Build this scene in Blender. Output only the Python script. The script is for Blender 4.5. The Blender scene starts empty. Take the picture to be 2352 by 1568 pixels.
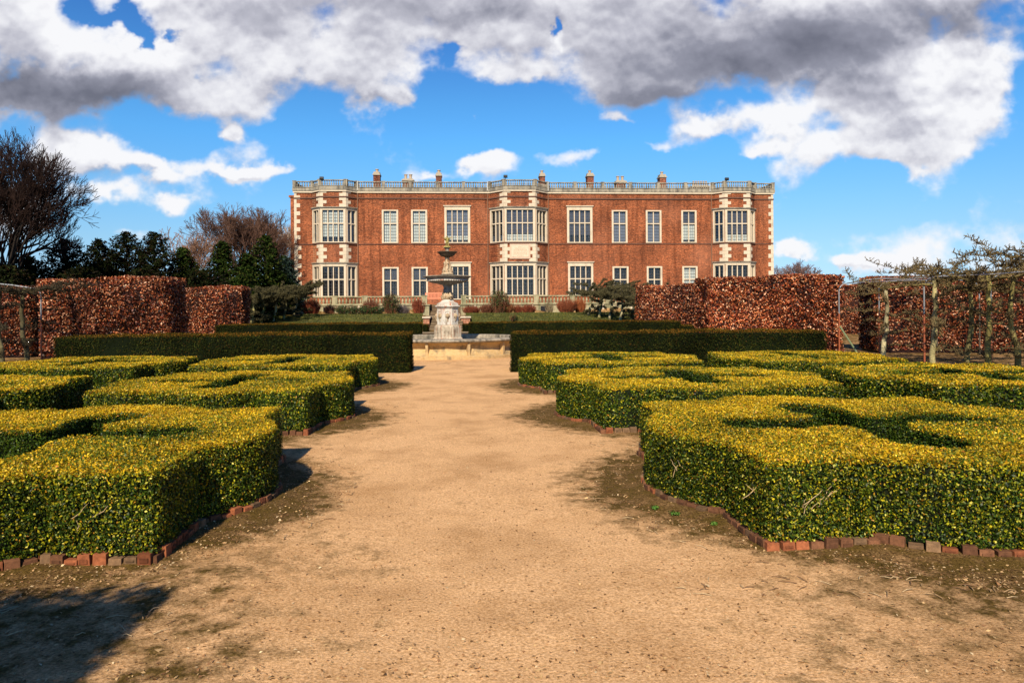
import bpy, math, random
import numpy as np
from mathutils import Vector, Matrix
from mathutils.geometry import tessellate_polygon
R = math.radians
rng = np.random.default_rng(7)
rnd = random.Random(11)
scn = bpy.context.scene
COL = scn.collection

# ---------------------------------------------------------------- camera constants
F, CU, CV, EYE, ROLL = 1640.0, 1176.0, 712.0, 1.65, 0.007
def slope(u, v):
    du, dv = u-CU, v-CV
    return (du-dv*ROLL)/F, -(dv+du*ROLL)/F          # x/y, z/y
def P(u, v, z=0.0):
    sx, sz = slope(u, v); y = (z-EYE)/sz
    return (sx*y, y, z)
def PY(u, v, y):
    sx, sz = slope(u, v); return (sx*y, y, EYE+sz*y)

# ---------------------------------------------------------------- object helpers
def link(o, parent=None):
    COL.objects.link(o)
    if parent: o.parent = parent
    return o
def tag(o, label=None, cat=None, group=None, kind=None):
    if label: o['label'] = label
    if cat: o['category'] = cat
    if group: o['group'] = group
    if kind: o['kind'] = kind
    return o
def empty(name, loc, rz=0, **k):
    o = bpy.data.objects.new(name, None); o.location = loc; o.rotation_euler = (0, 0, rz)
    o.empty_display_size = .2
    link(o); return tag(o, **k)
def copy_tree(o, parent=None):
    c = o.copy(); link(c); c.parent = parent
    for ch in list(o.children): copy_tree(ch, c)
    return c
def mesh_np(name, mats, parts, parent=None, smooth=False, loc=None):
    """parts: list of (V (n,3), faces: array (m,k) or list of arrays, colours (n,3|4) or None, mat index)"""
    Vs, Cs, loops, starts, totals, mi = [], [], [], [], [], []
    off = 0; ls = 0
    for p in parts:
        V, Fc, C = np.asarray(p[0], float).reshape(-1, 3), p[1], p[2]
        m = p[3] if len(p) > 3 else 0
        Vs.append(V)
        if C is None: C = np.ones((len(V), 4))
        C = np.asarray(C, float)
        if C.ndim == 1: C = np.tile(C, (len(V), 1))
        if C.shape[1] == 3: C = np.hstack([C, np.ones((len(V), 1))])
        Cs.append(C)
        for f in (Fc if isinstance(Fc, list) else [Fc]):
            f = np.asarray(f, dtype=np.int64)
            if f.ndim == 1: f = f[None, :]
            n, k = f.shape
            loops.append((f+off).ravel()); starts.append(ls+np.arange(n)*k); totals.append(np.full(n, k)); ls += n*k
            mi.append(np.full(n, m))
        off += len(V)
    V = np.vstack(Vs); L = np.concatenate(loops); S = np.concatenate(starts); T = np.concatenate(totals)
    me = bpy.data.meshes.new(name)
    me.vertices.add(len(V)); me.vertices.foreach_set('co', V.astype(np.float32).ravel())
    me.loops.add(len(L)); me.loops.foreach_set('vertex_index', L.astype(np.int32))
    me.polygons.add(len(S)); me.polygons.foreach_set('loop_start', S.astype(np.int32))
    me.polygons.foreach_set('loop_total', T.astype(np.int32))
    me.polygons.foreach_set('material_index', np.concatenate(mi).astype(np.int32))
    if smooth: me.polygons.foreach_set('use_smooth', np.ones(len(S), bool))
    a = me.color_attributes.new('Col', 'FLOAT_COLOR', 'POINT')
    a.data.foreach_set('color', np.vstack(Cs).astype(np.float32).ravel())
    for m in (mats if isinstance(mats, (list, tuple)) else [mats]): me.materials.append(m)
    me.update(calc_edges=True)
    o = bpy.data.objects.new(name, me)
    if loc is not None: o.location = loc
    return link(o, parent)

class MB:
    def __init__(s): s.v = []; s.f = []; s.c = []
    def add(s, vs, fs, col=(1, 1, 1)):
        n = len(s.v); s.v += [tuple(x) for x in vs]; s.f += [tuple(i+n for i in f) for f in fs]; s.c += [col]*len(vs)
    def box(s, x0, x1, y0, y1, z0, z1, M=None, col=(1, 1, 1), taper=0):
        t = taper
        vs = [(x0, y0, z0), (x1, y0, z0), (x1, y1, z0), (x0, y1, z0), (x0+t, y0+t, z1), (x1-t, y0+t, z1), (x1-t, y1-t, z1), (x0+t, y1-t, z1)]
        if M is not None: vs = [M @ Vector(q) for q in vs]
        s.add(vs, [(3, 2, 1, 0), (4, 5, 6, 7), (0, 1, 5, 4), (1, 2, 6, 5), (2, 3, 7, 6), (3, 0, 4, 7)], col)
    def prism(s, poly, z0, z1, col=(1, 1, 1), cap=True):
        n = len(poly); vs = [(x, y, z0) for x, y in poly]+[(x, y, z1) for x, y in poly]
        fs = [(i, (i+1) % n, n+(i+1) % n, n+i) for i in range(n)]
        if cap: fs += [tuple(range(n-1, -1, -1)), tuple(range(n, 2*n))]
        s.add(vs, fs, col)
    def lathe(s, prof, n=24, c=(0, 0), col=(1, 1, 1), rot=0, lobes=None):
        vs = []
        for r, z in prof:
            for i in range(n):
                a = rot+2*math.pi*i/n; q = r*(1 if lobes is None else 1+lobes[1]*abs(math.sin(a*lobes[0]/2)))
                vs.append((c[0]+q*math.cos(a), c[1]+q*math.sin(a), z))
        m = len(prof)
        fs = [(j*n+i, j*n+(i+1) % n, (j+1)*n+(i+1) % n, (j+1)*n+i) for j in range(m-1) for i in range(n)]
        fs += [tuple(range(n-1, -1, -1)), tuple(range((m-1)*n, m*n))]
        s.add(vs, fs, col)
    def tube(s, pts, rad, n=8, col=(1, 1, 1)):
        vs = []; N = len(pts); up = Vector((0, 0, 1))
        for i, p in enumerate(pts):
            d = (Vector(pts[min(i+1, N-1)])-Vector(pts[max(i-1, 0)])).normalized()
            a = d.cross(up if abs(d.z) < .95 else Vector((1, 0, 0))).normalized(); b = d.cross(a)
            r = rad[i] if isinstance(rad, (list, tuple)) else rad
            for k in range(n):
                t = 2*math.pi*k/n; vs.append(Vector(p)+a*(r*math.cos(t))+b*(r*math.sin(t)))
        fs = [(j*n+i, j*n+(i+1) % n, (j+1)*n+(i+1) % n, (j+1)*n+i) for j in range(N-1) for i in range(n)]
        fs += [tuple(range(n-1, -1, -1)), tuple(range((N-1)*n, N*n))]
        s.add(vs, fs, col)
    def build(s, name, mat, parent=None, loc=None, smooth=False, bevel=0):
        me = bpy.data.meshes.new(name); me.from_pydata(s.v, [], s.f); me.materials.append(mat)
        a = me.color_attributes.new('Col', 'FLOAT_COLOR', 'POINT')
        a.data.foreach_set('color', np.hstack([np.array(s.c, np.float32), np.ones((len(s.c), 1), np.float32)]).ravel())
        if smooth:
            me.polygons.foreach_set('use_smooth', [True]*len(me.polygons))
            try: me.set_sharp_from_angle(angle=R(40))
            except Exception: pass
        o = bpy.data.objects.new(name, me)
        if loc is not None: o.location = loc
        if bevel:
            b = o.modifiers.new('Bevel', 'BEVEL'); b.width = bevel; b.segments = 2; b.limit_method = 'ANGLE'
        return link(o, parent)

# ---------------------------------------------------------------- material helpers
def new_mat(name):
    m = bpy.data.materials.new(name); m.use_nodes = True; nt = m.node_tree
    return m, nt, nt.nodes['Principled BSDF']
def N(nt, t, **k):
    n = nt.nodes.new(t)
    for a, b in k.items():
        if a.startswith('i_'):
            n.inputs[a[2:].replace('_', ' ')].default_value = b
        else: setattr(n, a, b)
    return n
def noise(nt, vec, scale, detail=4, rough=.55):
    n = N(nt, 'ShaderNodeTexNoise'); n.inputs['Scale'].default_value = scale; n.inputs['Detail'].default_value = detail
    n.inputs['Roughness'].default_value = rough
    if vec is not None: nt.links.new(vec, n.inputs['Vector'])
    return n.outputs['Fac']
def ramp(nt, fac, stops):
    r = N(nt, 'ShaderNodeValToRGB'); el = r.color_ramp.elements
    while len(el) < len(stops): el.new(.5)
    for e, (p, c) in zip(el, stops):
        e.position = p; e.color = (*c, 1) if not isinstance(c, (int, float)) else (c, c, c, 1)
    nt.links.new(fac, r.inputs[0]); return r.outputs[0]
def mix(nt, fac, a, b, blend='MIX'):
    m = N(nt, 'ShaderNodeMix', data_type='RGBA', blend_type=blend)
    for sock, val in ((m.inputs[0], fac), (m.inputs[6], a), (m.inputs[7], b)):
        if hasattr(val, 'is_output') or isinstance(val, bpy.types.NodeSocket): nt.links.new(val, sock)
        else: sock.default_value = val if isinstance(val, (int, float)) else (*val, 1)
    return m.outputs[2]
def mth(nt, op, a, b=None, c=None, clamp=False):
    m = N(nt, 'ShaderNodeMath', operation=op, use_clamp=clamp)
    for i, val in enumerate((a, b, c)):
        if val is None: continue
        if isinstance(val, (int, float)): m.inputs[i].default_value = val
        else: nt.links.new(val, m.inputs[i])
    return m.outputs[0]
def bump(nt, bsdf, h, strength=.5, dist=.02):
    b = N(nt, 'ShaderNodeBump'); b.inputs['Strength'].default_value = strength; b.inputs['Distance'].default_value = dist
    nt.links.new(h, b.inputs['Height']); nt.links.new(b.outputs[0], bsdf.inputs['Normal'])
def objco(nt): return N(nt, 'ShaderNodeTexCoord').outputs['Object']
def geo(nt): return N(nt, 'ShaderNodeNewGeometry').outputs['Position']

def leaf_mat(name, rough=.45, trans=.25, spec=.35, nscale=0.9, var=.35):
    m, nt, b = new_mat(name)
    a = N(nt, 'ShaderNodeVertexColor', layer_name='Col').outputs[0]
    n = noise(nt, geo(nt), nscale, 3)
    v = ramp(nt, n, [(.3, 1-var), (.7, 1+var*.4)])
    c = mix(nt, 1.0, a, v, 'MULTIPLY')
    nt.links.new(c, b.inputs['Base Color']); b.inputs['Roughness'].default_value = rough
    b.inputs['Specular IOR Level'].default_value = spec
    if trans:
        t = N(nt, 'ShaderNodeBsdfTranslucent'); nt.links.new(c, t.inputs[0])
        ms = N(nt, 'ShaderNodeMixShader'); ms.inputs[0].default_value = trans
        nt.links.new(b.outputs[0], ms.inputs[1]); nt.links.new(t.outputs[0], ms.inputs[2])
        nt.links.new(ms.outputs[0], nt.nodes['Material Output'].inputs[0])
    return m
M_BOX = leaf_mat('box leaf', .45, .22, .2, 1.3, .35)
M_YEW = leaf_mat('yew needle', .8, .05, .04, .8, .5)
M_BEECH = leaf_mat('beech leaf', .45, .15, .22, .6, .6)
M_CONIFER = leaf_mat('conifer needle', .9, .0, .02, .4, .5)
M_SHRUB = leaf_mat('shrub leaf', .55, .15, .2, 1.0, .4)

def col_mat(name, rough=.8, nscale=12, var=.25, b_s=.3, b_d=.01, spec=.2):
    m, nt, b = new_mat(name)
    a = N(nt, 'ShaderNodeVertexColor', layer_name='Col').outputs[0]
    n = noise(nt, geo(nt), nscale, 5, .65)
    v = ramp(nt, n, [(.3, 1-var), (.7, 1+var)])
    nt.links.new(mix(nt, 1.0, a, v, 'MULTIPLY'), b.inputs['Base Color'])
    b.inputs['Roughness'].default_value = rough; b.inputs['Specular IOR Level'].default_value = spec
    if b_s: bump(nt, b, n, b_s, b_d)
    return m
M_BARK = col_mat('bark', .9, 30, .45, .6, .01)
M_EDGE = col_mat('edging brick', .9, 35, .35, .6, .006)
M_LITTER = col_mat('litter', .8, 60, .3, 0)
M_METAL = col_mat('steel tube', .45, 40, .15, 0, spec=.6)

def flat_mat(name, col, rough=.7, var=.15, nscale=6, metal=0, spec=.3, b_s=0.15):
    m, nt, b = new_mat(name); p = geo(nt); n = noise(nt, p, nscale, 6, .65)
    c = ramp(nt, n, [(.25, tuple(x*(1-var) for x in col)), (.75, tuple(min(1, x*(1+var)) for x in col))])
    nt.links.new(c, b.inputs['Base Color']); b.inputs['Roughness'].default_value = rough; b.inputs['Metallic'].default_value = metal
    b.inputs['Specular IOR Level'].default_value = spec
    if b_s: bump(nt, b, noise(nt, p, nscale*6, 5), b_s, .01)
    return m

def brick_mat(name, c1, c2, mortar, scale=1.0):
    m, nt, b = new_mat(name); o = objco(nt)
    sx = N(nt, 'ShaderNodeSeparateXYZ'); nt.links.new(o, sx.inputs[0])
    cb = N(nt, 'ShaderNodeCombineXYZ'); nt.links.new(mth(nt, 'ADD', sx.outputs[0], sx.outputs[1]), cb.inputs[0]); nt.links.new(sx.outputs[2], cb.inputs[1])
    br = N(nt, 'ShaderNodeTexBrick'); nt.links.new(cb.outputs[0], br.inputs[0])
    br.inputs['Scale'].default_value = 1; br.inputs['Brick Width'].default_value = .26*scale; br.inputs['Row Height'].default_value = .085*scale
    br.inputs['Mortar Size'].default_value = .008; br.inputs['Mortar Smooth'].default_value = .3; br.inputs['Bias'].default_value = 0
    br.inputs['Color1'].default_value = (*c1, 1); br.inputs['Color2'].default_value = (*c2, 1); br.inputs['Mortar'].default_value = (*mortar, 1)
    # course-scale mottling, weather staining and patched areas
    st = N(nt, 'ShaderNodeMapping'); st.inputs['Scale'].default_value = (1, 1, 1.35); nt.links.new(o, st.inputs[0])
    n1 = noise(nt, st.outputs[0], 6.5, 5, .85); n2 = noise(nt, o, .35, 3, .6); n3 = noise(nt, o, .16, 3, .5)
    c = mix(nt, 1.0, br.outputs[0], ramp(nt, n1, [(.34, .3), (.5, .95), (.64, 1.9)]), 'MULTIPLY')
    c = mix(nt, 1.0, c, ramp(nt, n2, [(.3, (.6, .56, .56)), (.65, (1.2, 1.12, 1.06))]), 'MULTIPLY')
    sv = N(nt, 'ShaderNodeMapping'); sv.inputs['Scale'].default_value = (1.6, 1.6, .12); nt.links.new(o, sv.inputs[0])
    c = mix(nt, 1.0, c, ramp(nt, noise(nt, sv.outputs[0], 1.5, 5, .7), [(.38, (.66, .62, .6)), (.52, (1.05, 1.04, 1.03))]), 'MULTIPLY')
    c = mix(nt, ramp(nt, n3, [(.5, 0.0), (.7, .35)]), c, (.33, .145, .085))
    nt.links.new(c, b.inputs['Base Color']); b.inputs['Roughness'].default_value = .9; b.inputs['Specular IOR Level'].default_value = .15
    bump(nt, b, br.outputs['Fac'], -.3, .01)
    return m
M_BRICK = brick_mat('house brick', (.30, .085, .031), (.14, .038, .016), (.3, .16, .085))
M_BRICK2 = brick_mat('chimney brick', (.2, .06, .03), (.12, .04, .025), (.2, .13, .09))

def stone_mat(name, base, dark, light, sc=3.0, amt=(.45, .65), rust=None):
    m, nt, b = new_mat(name); p = geo(nt)
    n = noise(nt, p, sc, 6, .7); n2 = noise(nt, p, sc*7, 5, .7)
    st = N(nt, 'ShaderNodeMapping'); st.inputs['Scale'].default_value = (1, 1, .18); nt.links.new(p, st.inputs[0])
    n3 = noise(nt, st.outputs[0], sc*3.5, 5, .6)
    c = mix(nt, ramp(nt, n2, [(.35, 0.0), (.7, .8)]), base, light)
    c = mix(nt, ramp(nt, mth(nt, 'MULTIPLY', mth(nt, 'ADD', n, n3), .5), [(amt[0], 0.0), (amt[1], 1.0)]), c, dark)
    if rust:
        n4 = noise(nt, st.outputs[0], sc*2.3+1, 5, .7)
        c = mix(nt, ramp(nt, n4, [(.53, 0.0), (.65, .8)]), c, rust)
    nt.links.new(c, b.inputs['Base Color']); b.inputs['Roughness'].default_value = .85; b.inputs['Specular IOR Level'].default_value = .2
    bump(nt, b, n2, .5, .012); return m
M_STONE = stone_mat('dressed stone', (.52, .42, .29), (.27, .2, .13), (.64, .55, .42), 1.5, (.52, .75))
M_PARAPET = stone_mat('weathered parapet stone', (.3, .26, .19), (.1, .09, .075), (.4, .35, .26), 1.2, (.42, .62))
M_TERR = stone_mat('terrace stone', (.3, .26, .15), (.12, .12, .06), (.42, .36, .22), 1.3, (.45, .62))
M_BASIN = stone_mat('basin sandstone', (.42, .27, .11), (.14, .11, .07), (.55, .39, .2), 1.6, (.48, .64))
M_RIM = stone_mat('basin rim stone', (.3, .25, .18), (.09, .08, .06), (.45, .38, .28), 2.2, (.44, .6))
M_PED = stone_mat('painted pedestal', (.46, .42, .35), (.2, .15, .1), (.6, .56, .48), 3.5, (.5, .66), (.36, .09, .025))
M_PED2 = stone_mat('rusty pedestal base', (.42, .34, .24), (.17, .13, .085), (.55, .46, .34), 3.5, (.46, .62), (.36, .09, .025))
M_IRON = stone_mat('weathered iron', (.13, .14, .14), (.05, .05, .045), (.3, .3, .28), 5, (.45, .65))
M_DARKIRON = stone_mat('dark bronze', (.06, .045, .03), (.03, .025, .02), (.16, .13, .09), 6)
M_FIG = stone_mat('stained figure stone', (.4, .28, .15), (.13, .07, .03), (.55, .47, .34), 6, (.48, .62), (.3, .09, .02))
M_CHERUB = stone_mat('mossy gilded stone', (.3, .24, .06), (.1, .08, .03), (.5, .42, .15), 12, (.45, .6))
M_LEAD = flat_mat('lead roof', (.12, .12, .12), .8)
M_DARK = flat_mat('painted darkness', (.012, .012, .014), .9, b_s=0)
M_BENCH = flat_mat('bench wood', (.62, .22, .12), .7, .2, 10)
M_BLACK = flat_mat('black paint', (.015, .015, .015), .5, .1)
M_BLINDW = flat_mat('white blind', (.68, .7, .62), .8, .05, 1, b_s=0)
M_BLINDG = flat_mat('grey blind', (.2, .22, .27), .8, .15, 1, b_s=0)
M_BLINDD = flat_mat('dark blind', (.085, .085, .11), .8, .2, 1, b_s=0)
M_CAP = flat_mat('chimney cap stone', (.36, .3, .22), .9, .25)
M_POT = flat_mat('chimney pot', (.4, .3, .2), .9, .2)
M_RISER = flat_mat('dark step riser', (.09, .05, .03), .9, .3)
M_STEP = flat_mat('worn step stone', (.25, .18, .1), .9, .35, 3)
def lead_glass():
    m, nt, b = new_mat('leaded glass'); o = objco(nt)
    sx = N(nt, 'ShaderNodeSeparateXYZ'); nt.links.new(o, sx.inputs[0])
    cb = N(nt, 'ShaderNodeCombineXYZ'); nt.links.new(mth(nt, 'ADD', sx.outputs[0], sx.outputs[1]), cb.inputs[0]); nt.links.new(sx.outputs[2], cb.inputs[1])
    br = N(nt, 'ShaderNodeTexBrick', offset=0.0); nt.links.new(cb.outputs[0], br.inputs[0])
    br.inputs['Brick Width'].default_value = .2; br.inputs['Row Height'].default_value = .3; br.inputs['Mortar Size'].default_value = .014
    br.inputs['Scale'].default_value = 1
    g = N(nt, 'ShaderNodeBsdfGlossy'); g.inputs['Roughness'].default_value = .12; g.inputs[0].default_value = (.5, .55, .62, 1)
    t = N(nt, 'ShaderNodeBsdfTransparent'); t.inputs[0].default_value = (.82, .84, .86, 1)
    fr = N(nt, 'ShaderNodeFresnel'); fr.inputs[0].default_value = 1.5
    m1 = N(nt, 'ShaderNodeMixShader'); nt.links.new(mth(nt, 'ADD', fr.outputs[0], .04), m1.inputs[0]); nt.links.new(t.outputs[0], m1.inputs[1]); nt.links.new(g.outputs[0], m1.inputs[2])
    b.inputs['Base Color'].default_value = (.05, .05, .05, 1)
    m2 = N(nt, 'ShaderNodeMixShader'); nt.links.new(br.outputs['Fac'], m2.inputs[0]); nt.links.new(m1.outputs[0], m2.inputs[1]); nt.links.new(b.outputs[0], m2.inputs[2])
    nt.links.new(m2.outputs[0], nt.nodes['Material Output'].inputs[0]); return m
M_GLASS = lead_glass()

def ground_mat():
    m, nt, b = new_mat('gravel and soil'); p = geo(nt)
    at = N(nt, 'ShaderNodeVertexColor', layer_name='Col'); sp = N(nt, 'ShaderNodeSeparateColor'); nt.links.new(at.outputs[0], sp.inputs[0])
    nb = noise(nt, p, 1.1, 6, .65); nm = noise(nt, p, 5, 6, .7); nf = noise(nt, p, 60, 4, .7); nff = noise(nt, p, 210, 3, .7)
    grav = mix(nt, ramp(nt, nf, [(.38, 0.0), (.62, 1.0)]), (.46, .25, .098), (.80, .485, .235))
    grav = mix(nt, ramp(nt, nff, [(.58, 0.0), (.72, .8)]), grav, (.84, .6, .38))
    grav = mix(nt, ramp(nt, nff, [(.28, .7), (.4, 0.0)]), grav, (.25, .145, .055))
    grav = mix(nt, 1.0, grav, ramp(nt, nb, [(.34, (.8, .76, .7)), (.55, (1.08, 1.08, 1.08))]), 'MULTIPLY')
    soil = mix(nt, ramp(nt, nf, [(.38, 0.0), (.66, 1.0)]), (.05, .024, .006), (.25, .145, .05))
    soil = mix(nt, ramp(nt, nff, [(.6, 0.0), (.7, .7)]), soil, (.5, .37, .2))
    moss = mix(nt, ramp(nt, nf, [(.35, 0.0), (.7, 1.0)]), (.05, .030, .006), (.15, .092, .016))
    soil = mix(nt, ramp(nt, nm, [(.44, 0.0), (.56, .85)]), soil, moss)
    f = mth(nt, 'ADD', sp.outputs[0], mth(nt, 'MULTIPLY', mth(nt, 'SUBTRACT', mth(nt, 'ADD', mth(nt, 'MULTIPLY', nm, .6), mth(nt, 'MULTIPLY', nb, .55)), .575), 2.5))
    c = mix(nt, ramp(nt, f, [(.34, 0.0), (.8, 1.0)]), grav, soil)
    gr = mix(nt, ramp(nt, nm, [(.35, 0.0), (.65, 1.0)]), (.035, .042, .006), (.10, .09, .015))
    c = mix(nt, sp.outputs[1], c, gr)
    nt.links.new(c, b.inputs['Base Color']); b.inputs['Roughness'].default_value = .95; b.inputs['Specular IOR Level'].default_value = .1
    h = mth(nt, 'ADD', mth(nt, 'MULTIPLY', nf, .5), mth(nt, 'ADD', mth(nt, 'MULTIPLY', nff, .25), mth(nt, 'MULTIPLY', nm, .8)))
    bump(nt, b, h, .75, .03); return m
M_GROUND = ground_mat()

# ---------------------------------------------------------------- smooth numpy noise
_ph = np.random.default_rng(3).uniform(-1, 1, (14, 4))
def snoise(V, freq):
    V = np.asarray(V, float); s = 0
    for i in range(14):
        k = _ph[i, :3]/np.linalg.norm(_ph[i, :3])*freq*(.6+.9*(i/14))
        s = s+np.sin(V @ k+_ph[i, 3]*9)
    return s/14*1.9

# ---------------------------------------------------------------- foliage generators
def leaves(C, Nn, ln, wd, col, r, spread=.9, align=None):
    """quads: centres C, surface normals Nn, lengths ln, widths wd, colours col"""
    n = len(C)
    nn = Nn+r.normal(0, spread, (n, 3)); nn /= np.linalg.norm(nn, axis=1)[:, None]
    t = r.normal(0, 1, (n, 3))
    if align is not None: t = t*.5+align
    t -= nn*(t*nn).sum(1)[:, None]; t /= np.linalg.norm(t, axis=1)[:, None]+1e-9
    b = np.cross(nn, t)
    L = np.broadcast_to(ln, (n,))[:, None]/2; W = np.broadcast_to(wd, (n,))[:, None]/2
    bend = nn*L*.25
    V = np.stack([C-t*L-bend, C+b*W, C+t*L-bend, C-b*W], 1).reshape(-1, 3)
    Fc = np.arange(4*n).reshape(n, 4)
    return V, Fc, np.repeat(col, 4, axis=0)
def pick(pal, w, n, r, jit=.18):
    pal = np.array(pal, float); i = r.choice(len(pal), n, p=np.array(w)/sum(w))
    return np.clip(pal[i]*(1+r.normal(0, jit, (n, 1))), 0.002, .95)
def in_poly(x, y, poly):
    ins = np.zeros(len(x), bool); n = len(poly)
    for i in range(n):
        x0, y0 = poly[i]; x1, y1 = poly[(i+1) % n]
        if y0 == y1: continue
        c = ((y0 > y) != (y1 > y)) & (x < (x1-x0)*(y-y0)/(y1-y0)+x0)
        ins ^= c
    return ins
def resample(poly, step):
    out = []
    n = len(poly)
    for i in range(n):
        a, b = np.array(poly[i]), np.array(poly[(i+1) % n]); L = np.linalg.norm(b-a); k = max(1, int(L/step))
        for j in range(k): out.append(tuple(a+(b-a)*j/k))
    return out
def inset(poly, d):
    n = len(poly); out = []
    for i in range(n):
        a, b, c = np.array(poly[i-1]), np.array(poly[i]), np.array(poly[(i+1) % n])
        t1 = (b-a)/(np.linalg.norm(b-a)+1e-9); t2 = (c-b)/(np.linalg.norm(c-b)+1e-9)
        nrm = np.array([-(t1+t2)[1], (t1+t2)[0]]); nrm /= np.linalg.norm(nrm)+1e-9
        out.append(tuple(b+nrm*d))       # CCW polygon: inward
    return out
def side_samples(poly, n, z0, z1, r, outward=1):
    Pn = np.array(poly); Q = np.roll(Pn, -1, 0); L = np.linalg.norm(Q-Pn, axis=1)
    i = r.choice(len(Pn), n, p=L/L.sum()); t = r.random(n)[:, None]
    xy = Pn[i]+(Q[i]-Pn[i])*t; d = (Q[i]-Pn[i])/L[i][:, None]
    nr = np.stack([d[:, 1], -d[:, 0], np.zeros(n)], 1)*outward
    z = r.uniform(z0, z1, n)
    return np.column_stack([xy, z]), nr, L.sum()

def hedge_mesh(name, mat, outer, hole, z0, z1, dens_s, dens_t, ln, wd, pal_s, pal_t, core_col, seed, parent=None, loc=None,
               amp=.02, nfreq=5, ins=.035, spread=.9, bottom=0.0, fringe=.0):
    r = np.random.default_rng(seed); parts = []
    oi = resample(inset(outer, ins), .25); hi = resample(inset(hole, -ins), .25) if hole else None
    zc = z1-ins
    def wall(poly, flip):
        n = len(poly); V = [(x, y, z0) for x, y in poly]+[(x, y, zc) for x, y in poly]
        Fc = np.array([(i, (i+1) % n, n+(i+1) % n, n+i) for i in range(n)])
        return V, (Fc[:, ::-1] if flip else Fc), core_col  # dark core colour stands in for shade between the leaves
    parts.append(wall(oi, False))
    if hi: parts.append(wall(hi, False))
    loops = [[Vector((x, y, 0)) for x, y in oi]]
    if hi: loops.append([Vector((x, y, 0)) for x, y in hi][::-1])
    tri = tessellate_polygon(loops); allv = [(v.x, v.y, zc) for l in loops for v in l]
    parts.append((allv, np.array(tri), core_col))
    # sides
    per = sum(math.dist(outer[i], outer[(i+1) % len(outer)]) for i in range(len(outer)))
    ns = int(per*(z1-z0)*dens_s)
    C, nr, _ = side_samples(outer, ns, z0+bottom, z1, r)
    C = C+nr*(snoise(C, nfreq)[:, None]*amp+snoise(C, nfreq*3.7)[:, None]*amp*.7+r.uniform(-ins*1.15, .7*ins, (ns, 1)))
    # rounded shoulder
    k = np.clip((C[:, 2]-(z1-.07))/.07, 0, 1); C -= nr*(k**2*.035)[:, None]
    parts.append(leaves(C, nr+np.array([0, 0, .25]), ln*r.uniform(.5, 1.5, ns), wd*r.uniform(.55, 1.4, ns), pal_s(C, ns, r), r, spread))
    if hole:
        perh = sum(math.dist(hole[i], hole[(i+1) % len(hole)]) for i in range(len(hole)))
        nh = int(perh*(z1-z0)*dens_s*.6)
        C, nr, _ = side_samples(hole, nh, z0+.1, z1, r, -1)
        C = C+nr*r.uniform(-ins, .6*ins, (nh, 1))
        parts.append(leaves(C, nr, ln*r.uniform(.7, 1.3, nh), wd*r.uniform(.7, 1.3, nh), pick([(.045, .085, .006), (.08, .12, .008), (.022, .045, .004), (.2, .19, .012)], [3, 2, 3, .5], nh, r, .3), r, spread))
    xs = [p[0] for p in outer]; ys = [p[1] for p in outer]
    A = (max(xs)-min(xs))*(max(ys)-min(ys)); nt_ = int(A*dens_t)
    x = r.uniform(min(xs), max(xs), nt_); y = r.uniform(min(ys), max(ys), nt_)
    k = in_poly(x, y, outer)
    if hole: k &= ~in_poly(x, y, hole)
    x, y = x[k], y[k]; n = len(x)
    C = np.column_stack([x, y, np.full(n, z1)])
    C[:, 2] += snoise(C, nfreq*.6)*amp*.9+snoise(C, nfreq*3)*amp*.7+r.uniform(-ins, fringe+.5*ins, n)
    up = np.tile([0, 0, 1.0], (n, 1))
    parts.append(leaves(C, up, ln*r.uniform(.5, 1.5, n), wd*r.uniform(.55, 1.4, n), pal_t(C, n, r), r, spread))
    return mesh_np(name, mat, parts, parent, loc=loc)

# ---------------------------------------------------------------- parterre outline
def rosette(a=1.69, c=.93, rr=1.12):
    pts = []
    yy = math.sqrt(rr*rr-(a-c)**2); th = math.asin(yy/rr)
    for q in range(4):
        rot = q*math.pi/2; cs, sn = math.cos(rot), math.sin(rot)
        loc = [(c+rr*math.cos(t), rr*math.sin(t)) for t in np.linspace(-th+.04, th-.04, 15)]+[(a-.1, yy+.1), (a, yy+.12), (a, a*.99)]
        pts += [(x*cs-y*sn, x*sn+y*cs) for x, y in loc+[(yy+.12, a), (yy+.1, a-.1)]]
    return pts
def void():
    pts = []
    for q in range(4):
        rot = q*math.pi/2; cs, sn = math.cos(rot), math.sin(rot)
        loc = [(.45, -.24), (.8, -.33), (1.2, -.33), (1.42, 0), (1.2, .33), (.8, .33), (.45, .24), (.3, .3)]
        pts += [(x*cs-y*sn, x*sn+y*cs) for x, y in loc]
    return pts
OUT = rosette(); VOID = void()
def pal_box_t(C, n, r):
    g = snoise(C, 2.1)*.9+snoise(C, 7)*.5+r.normal(0, .7, n)
    a = pick([(.68, .42, .010), (.54, .32, .008), (.78, .55, .04), (.32, .25, .012), (.52, .2, .02)], [4.5, 3, 2.2, 2, .7], n, r)
    b = pick([(.13, .17, .01), (.055, .1, .008), (.27, .25, .02)], [3, 3, 2], n, r)
    return np.where((g > .5)[:, None], b, a)
def pal_box_s(C, n, r):
    h = np.clip((C[:, 2]-.43)/.17, 0, 1)          # younger golden tips near the clipped top
    patch = snoise(C, 2.6)*.6
    g = r.random(n) < np.clip((.23 if n > 100000 else .13)+.42*h**3+.18*patch, .02, .9)
    y = pick([(.42, .34, .012), (.33, .32, .012), (.4, .2, .015), (.56, .5, .1)], [3, 3.5, .9, .9], n, r, .3)
    d = pick([(.04, .078, .005), (.075, .11, .006), (.15, .165, .01), (.018, .036, .003)], [3, 2.3, 1.3, 3.4], n, r, .3)
    br_ = (snoise(C, 3.3)+.5*snoise(C, 9) > .95) & (r.random(n) < .5)
    d[br_] = pick([(.16, .085, .03), (.08, .045, .02)], [1, 1], int(br_.sum()), r, .3)
    return np.where(g[:, None], y, d)
CORE = (.008, .012, .003)  # near black, painting in the shade inside the box hedges

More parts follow.
